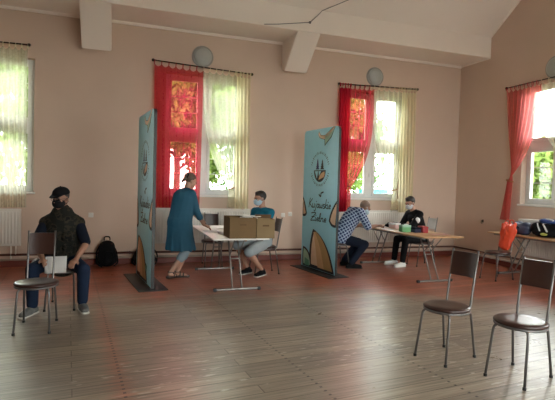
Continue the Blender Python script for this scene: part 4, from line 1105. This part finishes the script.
def backpack(loc, rz, label, s, m):
    t = thing('backpack', loc, rz, label, 'backpack', 'dark bags on the floor by the wall'); W, D, Hh = s
    bm = BM(); cap(bm, (0, 0, D*.55), (0, .02, Hh-D*.5), D*.55, D*.42, wide=(1, 0, 0), k=W/D*.92)
    for v in bm.verts: v.co.z = max(.0, v.co.z)
    fuse('pack_body', bm, M[m], t, .014, 4)
    bm = BM(); cap(bm, (0, -D*.5, Hh*.22), (0, -D*.42, Hh*.5), D*.28, D*.22, wide=(1, 0, 0), k=W/D*1.1); fuse('front_pocket', bm, M[m], t, .012, 4)
    bm = BM(); tube(bm, bend([(-.05, .03, Hh-.02), (-.045, .03, Hh+.045), (.045, .03, Hh+.045), (.05, .03, Hh-.02)], .03), .011, 7); obj('handle', bm, M['black_c'], t, smooth=True)
    for sx in (-1, 1):
        bm = BM(); tube(bm, bend([(sx*W*.25, D*.35, Hh*.85), (sx*W*.50, D*.28, Hh*.55), (sx*W*.52, -.02, Hh*.12), (sx*W*.30, -D*.3, .015)], .08), .013, 7); obj('strap', bm, M['black_c'], t, smooth=True)
    return t
backpack((-7.475, -.24, 0), .25, 'black backpack on the floor against the wall, beside the capped man', (.34, .22, .47), 'black_c')
backpack((-6.86, -.26, 0), -.5, 'dark bag on the floor partly hidden behind the left banner', (.44, .24, .38), 'black_c')

# orange-red bag over the chair by the right wall
t = thing('carrier_bag', (-.985, -2.53, .47), math.radians(8), 'crumpled orange-red bag hanging over the chair back by the right wall', 'bag')
bm = BM()
rnd = random.Random(3)
cap(bm, (-.02, .06, .08), (.0, -.015, .37), .068, .085, wide=(0, 1, 0), k=1.62)
for k in range(26):
    a = rnd.random()*6.28; z = .12+.3*rnd.random(); w_ = .7+.3*(z-.12)/.3; ell(bm, (.07*w_*math.cos(a)-.01, .125*w_*math.sin(a)+.12*(.42-z), z), (.028, .028, .075), n=2)
for k in range(9): a = k*.7; ell(bm, (.05*math.cos(a), .115*math.sin(a), .44+.02*math.sin(k*2)), (.022, .03, .05), n=2)
fuse('bag_body', bm, M['orange'], t, .011, 3)
for sy in (-1, 1):
    bm = BM(); tube(bm, bend([(.02, sy*.09, .46), (.02, sy*.07, .535), (.02, sy*.01, .54), (.01, sy*.0, .45)], .03), .009, 6); obj('bag_handle', bm, M['orange'], t, smooth=True)
# dark bags on the side table
def soft_bag(loc, rz, label, lobes, m, name='sports_bag', extra=None):
    t = thing(name, loc, rz, label, 'bag'); bm = BM()
    for c, a in lobes: ell(bm, c, a, n=3)
    for v in bm.verts: v.co.z = max(.002, v.co.z)
    fuse('bag_body', bm, M[m], t, .014, 3)
    return t
t = soft_bag((-.62, -2.43, .75), 0, 'lumpy navy bag on the side table next to the orange-red bag', [((0, -.02, .085), (.15, .17, .10)), ((.05, .08, .13), (.10, .09, .10)), ((-.05, -.12, .07), (.10, .12, .085)), ((-.05, .07, .12), (.09, .08, .09)), ((.02, -.10, .14), (.10, .10, .08))], 'blue_x')
bm = BM(); tube(bm, bend([(-.12, -.10, .10), (-.135, -.02, .16), (-.10, .08, .17), (-.02, .13, .12)], .05), .012, 7); obj('strap', bm, M['black_c'], t, smooth=True)
t = soft_bag((-.52, -2.88, .75), .2, 'long black bag lying on the side table at the right edge', [((0, 0, .10), (.17, .26, .12)), ((-.02, .14, .14), (.14, .12, .10)), ((.02, -.14, .13), (.15, .16, .11)), ((-.10, 0, .07), (.1, .2, .07))], 'black_c')
bm = BM(); tube(bm, [(-.19, -.1, .10), (-.15, -.04, .165), (-.10, .02, .215)], .014, 7); tube(bm, [(-.185, .02, .10), (-.14, .08, .17), (-.09, .12, .22)], .012, 7); obj('white_stripe', bm, M['white_c'], t, smooth=True)
bm = BM(); ell(bm, (-.205, -.06, .055), (.02, .06, .025), n=2); obj('lime_patch', bm, M['lime'], t, smooth=True)
t = soft_bag((-.45, -2.90, .97), .1, 'blue jacket folded on top of the long black bag', [((0, 0, .03), (.14, .20, .045)), ((-.05, .08, .045), (.09, .10, .04)), ((.04, -.09, .04), (.09, .09, .04))], 'blue_c', 'folded_jacket'); t['category'] = 'jacket'
bm = BM(); tube(bm, bend([(-.12, .12, .05), (-.06, .02, .082), (-.11, -.10, .06)], .05), .012, 7); obj('sleeve_piping', bm, M['white_c'], t, smooth=True)
t = thing('cardboard_tray', (-.24, -2.36, .75), 0, 'white lidded cardboard box standing behind the navy bag', 'box')
bm = BM(); box(bm, (-.12, -.22, 0), (.12, .22, .225), .005); obj('carton', bm, M['wood_w'], t, smooth=.6)
bm = BM(); box(bm, (-.13, -.23, .21), (.13, .23, .25), .005); obj('lid', bm, M['paper'], t, smooth=.6)

# ------------------------------------------------------------------ outside the windows
bm = BM(); bmesh.ops.create_grid(bm, x_segments=4, y_segments=4, size=90); bmesh.ops.translate(bm, verts=bm.verts, vec=(0, 20, -.7))
b2 = BM(); box(b2, (-30, YF-40, -.75), (15, YF-.35, -.66)); tag(obj('ground_bounce', b2, M['ext']), kind='structure')  # unseen paving, added to bounce neutral light in through the front windows
lawn = obj('ground_lawn', bm, M['grass']); tag(lawn, kind='structure')
def tree(x, y, h, r, label, lm, seed, n=11000, trunk=.18):
    rnd = random.Random(seed); t = thing('garden_tree', (x, y, -.7), 0, label, 'tree', 'trees outside the windows')
    bm = BM(); tube(bm, [(0, 0, 0), (.05, 0, h*.3), (-.05, .05, h*.6), (0, 0, h*.85)], [trunk, trunk*.8, trunk*.6, trunk*.25], 9)
    for k in range(7):
        a = k*2.4; z = h*(.3+.07*k); tube(bm, [(0, 0, z), (r*.5*math.cos(a), r*.5*math.sin(a), z+h*.12)], [trunk*.4, trunk*.12], 6)
    obj('trunk', bm, M['bark'], t, smooth=True)
    bm = BM(); cl = [(V((r*.65*rnd.uniform(-1, 1), r*.65*rnd.uniform(-1, 1), h*(.30+.6*rnd.random()))), r*rnd.uniform(.3, .55)) for _ in range(22)]
    for k in range(n):
        c, rr = cl[k % len(cl)]; d = V((rnd.gauss(0, 1), rnd.gauss(0, 1), rnd.gauss(0, 1))).normalized()
        p_ = c + d*rr*rnd.random()**.4; s = rnd.uniform(.14, .34)
        rm = Euler((rnd.random()*6, rnd.random()*6, rnd.random()*6)).to_matrix()
        vs = [bm.verts.new(p_ + rm @ V(q)*s) for q in ((-.5, 0, 0), (0, -.35, .1), (.8, 0, 0), (0, .35, .1))]; bm.faces.new(vs)
    obj('crown', bm, lm, t)
    return t
tree(-9.9, 11, 9.0, 3.0, 'yellow-green tree seen through the window at the left edge', M['leafA'], 1)
tree(-4.9, 12.5, 9.0, 2.8, 'bright leafy tree seen through the red curtain of the middle window', M['leafA'], 2)
tree(-2.6, 17.5, 10.5, 3.4, 'deep green tree seen through the cream half of the middle window', M['leafB'], 3)
tree(2.4, 14, 9.2, 2.8, 'bright tree seen through the red half of the window nearest the corner', M['leafA'], 4)
tree(6.8, 19.5, 11.5, 3.8, 'deep green tree seen through the cream half of the window nearest the corner', M['leafB'], 5)
tree(10.4, 5.6, 4.4, 2.0, 'low yellow-green tree seen through the right wall window', M['leafA'], 6, trunk=.1)
tree(15.2, 8.4, 5.0, 2.2, 'low deep green tree farther off through the right wall window', M['leafB'], 8, trunk=.1)
tree(-7.5, 27, 15, 5.5, 'distant deep green tree beyond the lawn behind the middle window', M['leafB'], 7)
tree(4.0, 29, 15, 5.5, 'distant deep green tree beyond the lawn behind the turquoise cabin', M['leafB'], 9)
# turquoise cabin on the lawn
t = thing('garden_cabin', (5.6, 13.2, -.7), .3, 'turquoise cabin on the lawn outside the window nearest the corner', 'cabin')
bm = BM(); box(bm, (-.55, -.55, .1), (.55, .55, 2.1), .03); obj('cabin_body', bm, M['turq'], t, smooth=.6)
bm = BM(); box(bm, (-.6, -.6, 2.1), (.6, .6, 2.2), .03); obj('cabin_roof', bm, M['white_c'], t, smooth=.6)
bm = BM(); box(bm, (-.4, -.575, .15), (.4, -.545, 1.95), .01); d = obj('door', bm, M['turq'], t, smooth=.6)
bm = BM(); box(bm, (.28, -.61, 1.0), (.34, -.57, 1.15), .01); obj('door_handle', bm, M['white_c'], d)

# ------------------------------------------------------------------ light, camera
w = bpy.data.worlds.new('sky'); sc.world = w; w.use_nodes = True
nt = w.node_tree; bg = nt.nodes['Background']
tc = nt.nodes.new('ShaderNodeTexCoord'); sp = nt.nodes.new('ShaderNodeSeparateXYZ'); cr = nt.nodes.new('ShaderNodeValToRGB')
nt.links.new(tc.outputs['Generated'], sp.inputs[0]); nt.links.new(sp.outputs['Z'], cr.inputs[0])
cr.color_ramp.elements[0].position = .0; cr.color_ramp.elements[0].color = (1.0, .985, .96, 1)
cr.color_ramp.elements[1].position = .9; cr.color_ramp.elements[1].color = (.95, .97, 1.0, 1)
nt.links.new(cr.outputs[0], bg.inputs['Color'])
bg.inputs['Strength'].default_value = 5.0
cam = bpy.data.cameras.new('camera'); co = bpy.data.objects.new('camera', cam); COL.objects.link(co); sc.camera = co
cam.sensor_fit = 'HORIZONTAL'; cam.sensor_width = 36; cam.lens = 464.13/555*36; cam.clip_start = .05; cam.clip_end = 300
yaw, pit, rol = .3293, -.0315, .0281
f = V((math.sin(yaw)*math.cos(pit), math.cos(yaw)*math.cos(pit), math.sin(pit))); r_ = V((math.cos(yaw), -math.sin(yaw), 0)); u = r_.cross(f)
c_, s_ = math.cos(rol), math.sin(rol); r2 = r_*c_+u*s_; u2 = u*c_-r_*s_
co.matrix_world = Mx.Translation((-7.2996, -8.7394, 1.4852)) @ Mx((r2, u2, -f)).transposed().to_4x4()
sc.view_settings.view_transform = 'Standard'; sc.view_settings.look = 'None'; sc.view_settings.gamma = 1; sc.view_settings.use_curve_mapping = False
sc.view_settings.exposure = 2.1
sc.cycles.use_denoising = True
sc.cycles.max_bounces = 12; sc.cycles.diffuse_bounces = 6; sc.cycles.transparent_max_bounces = 16
sc.cycles.sample_clamp_indirect = 6.0
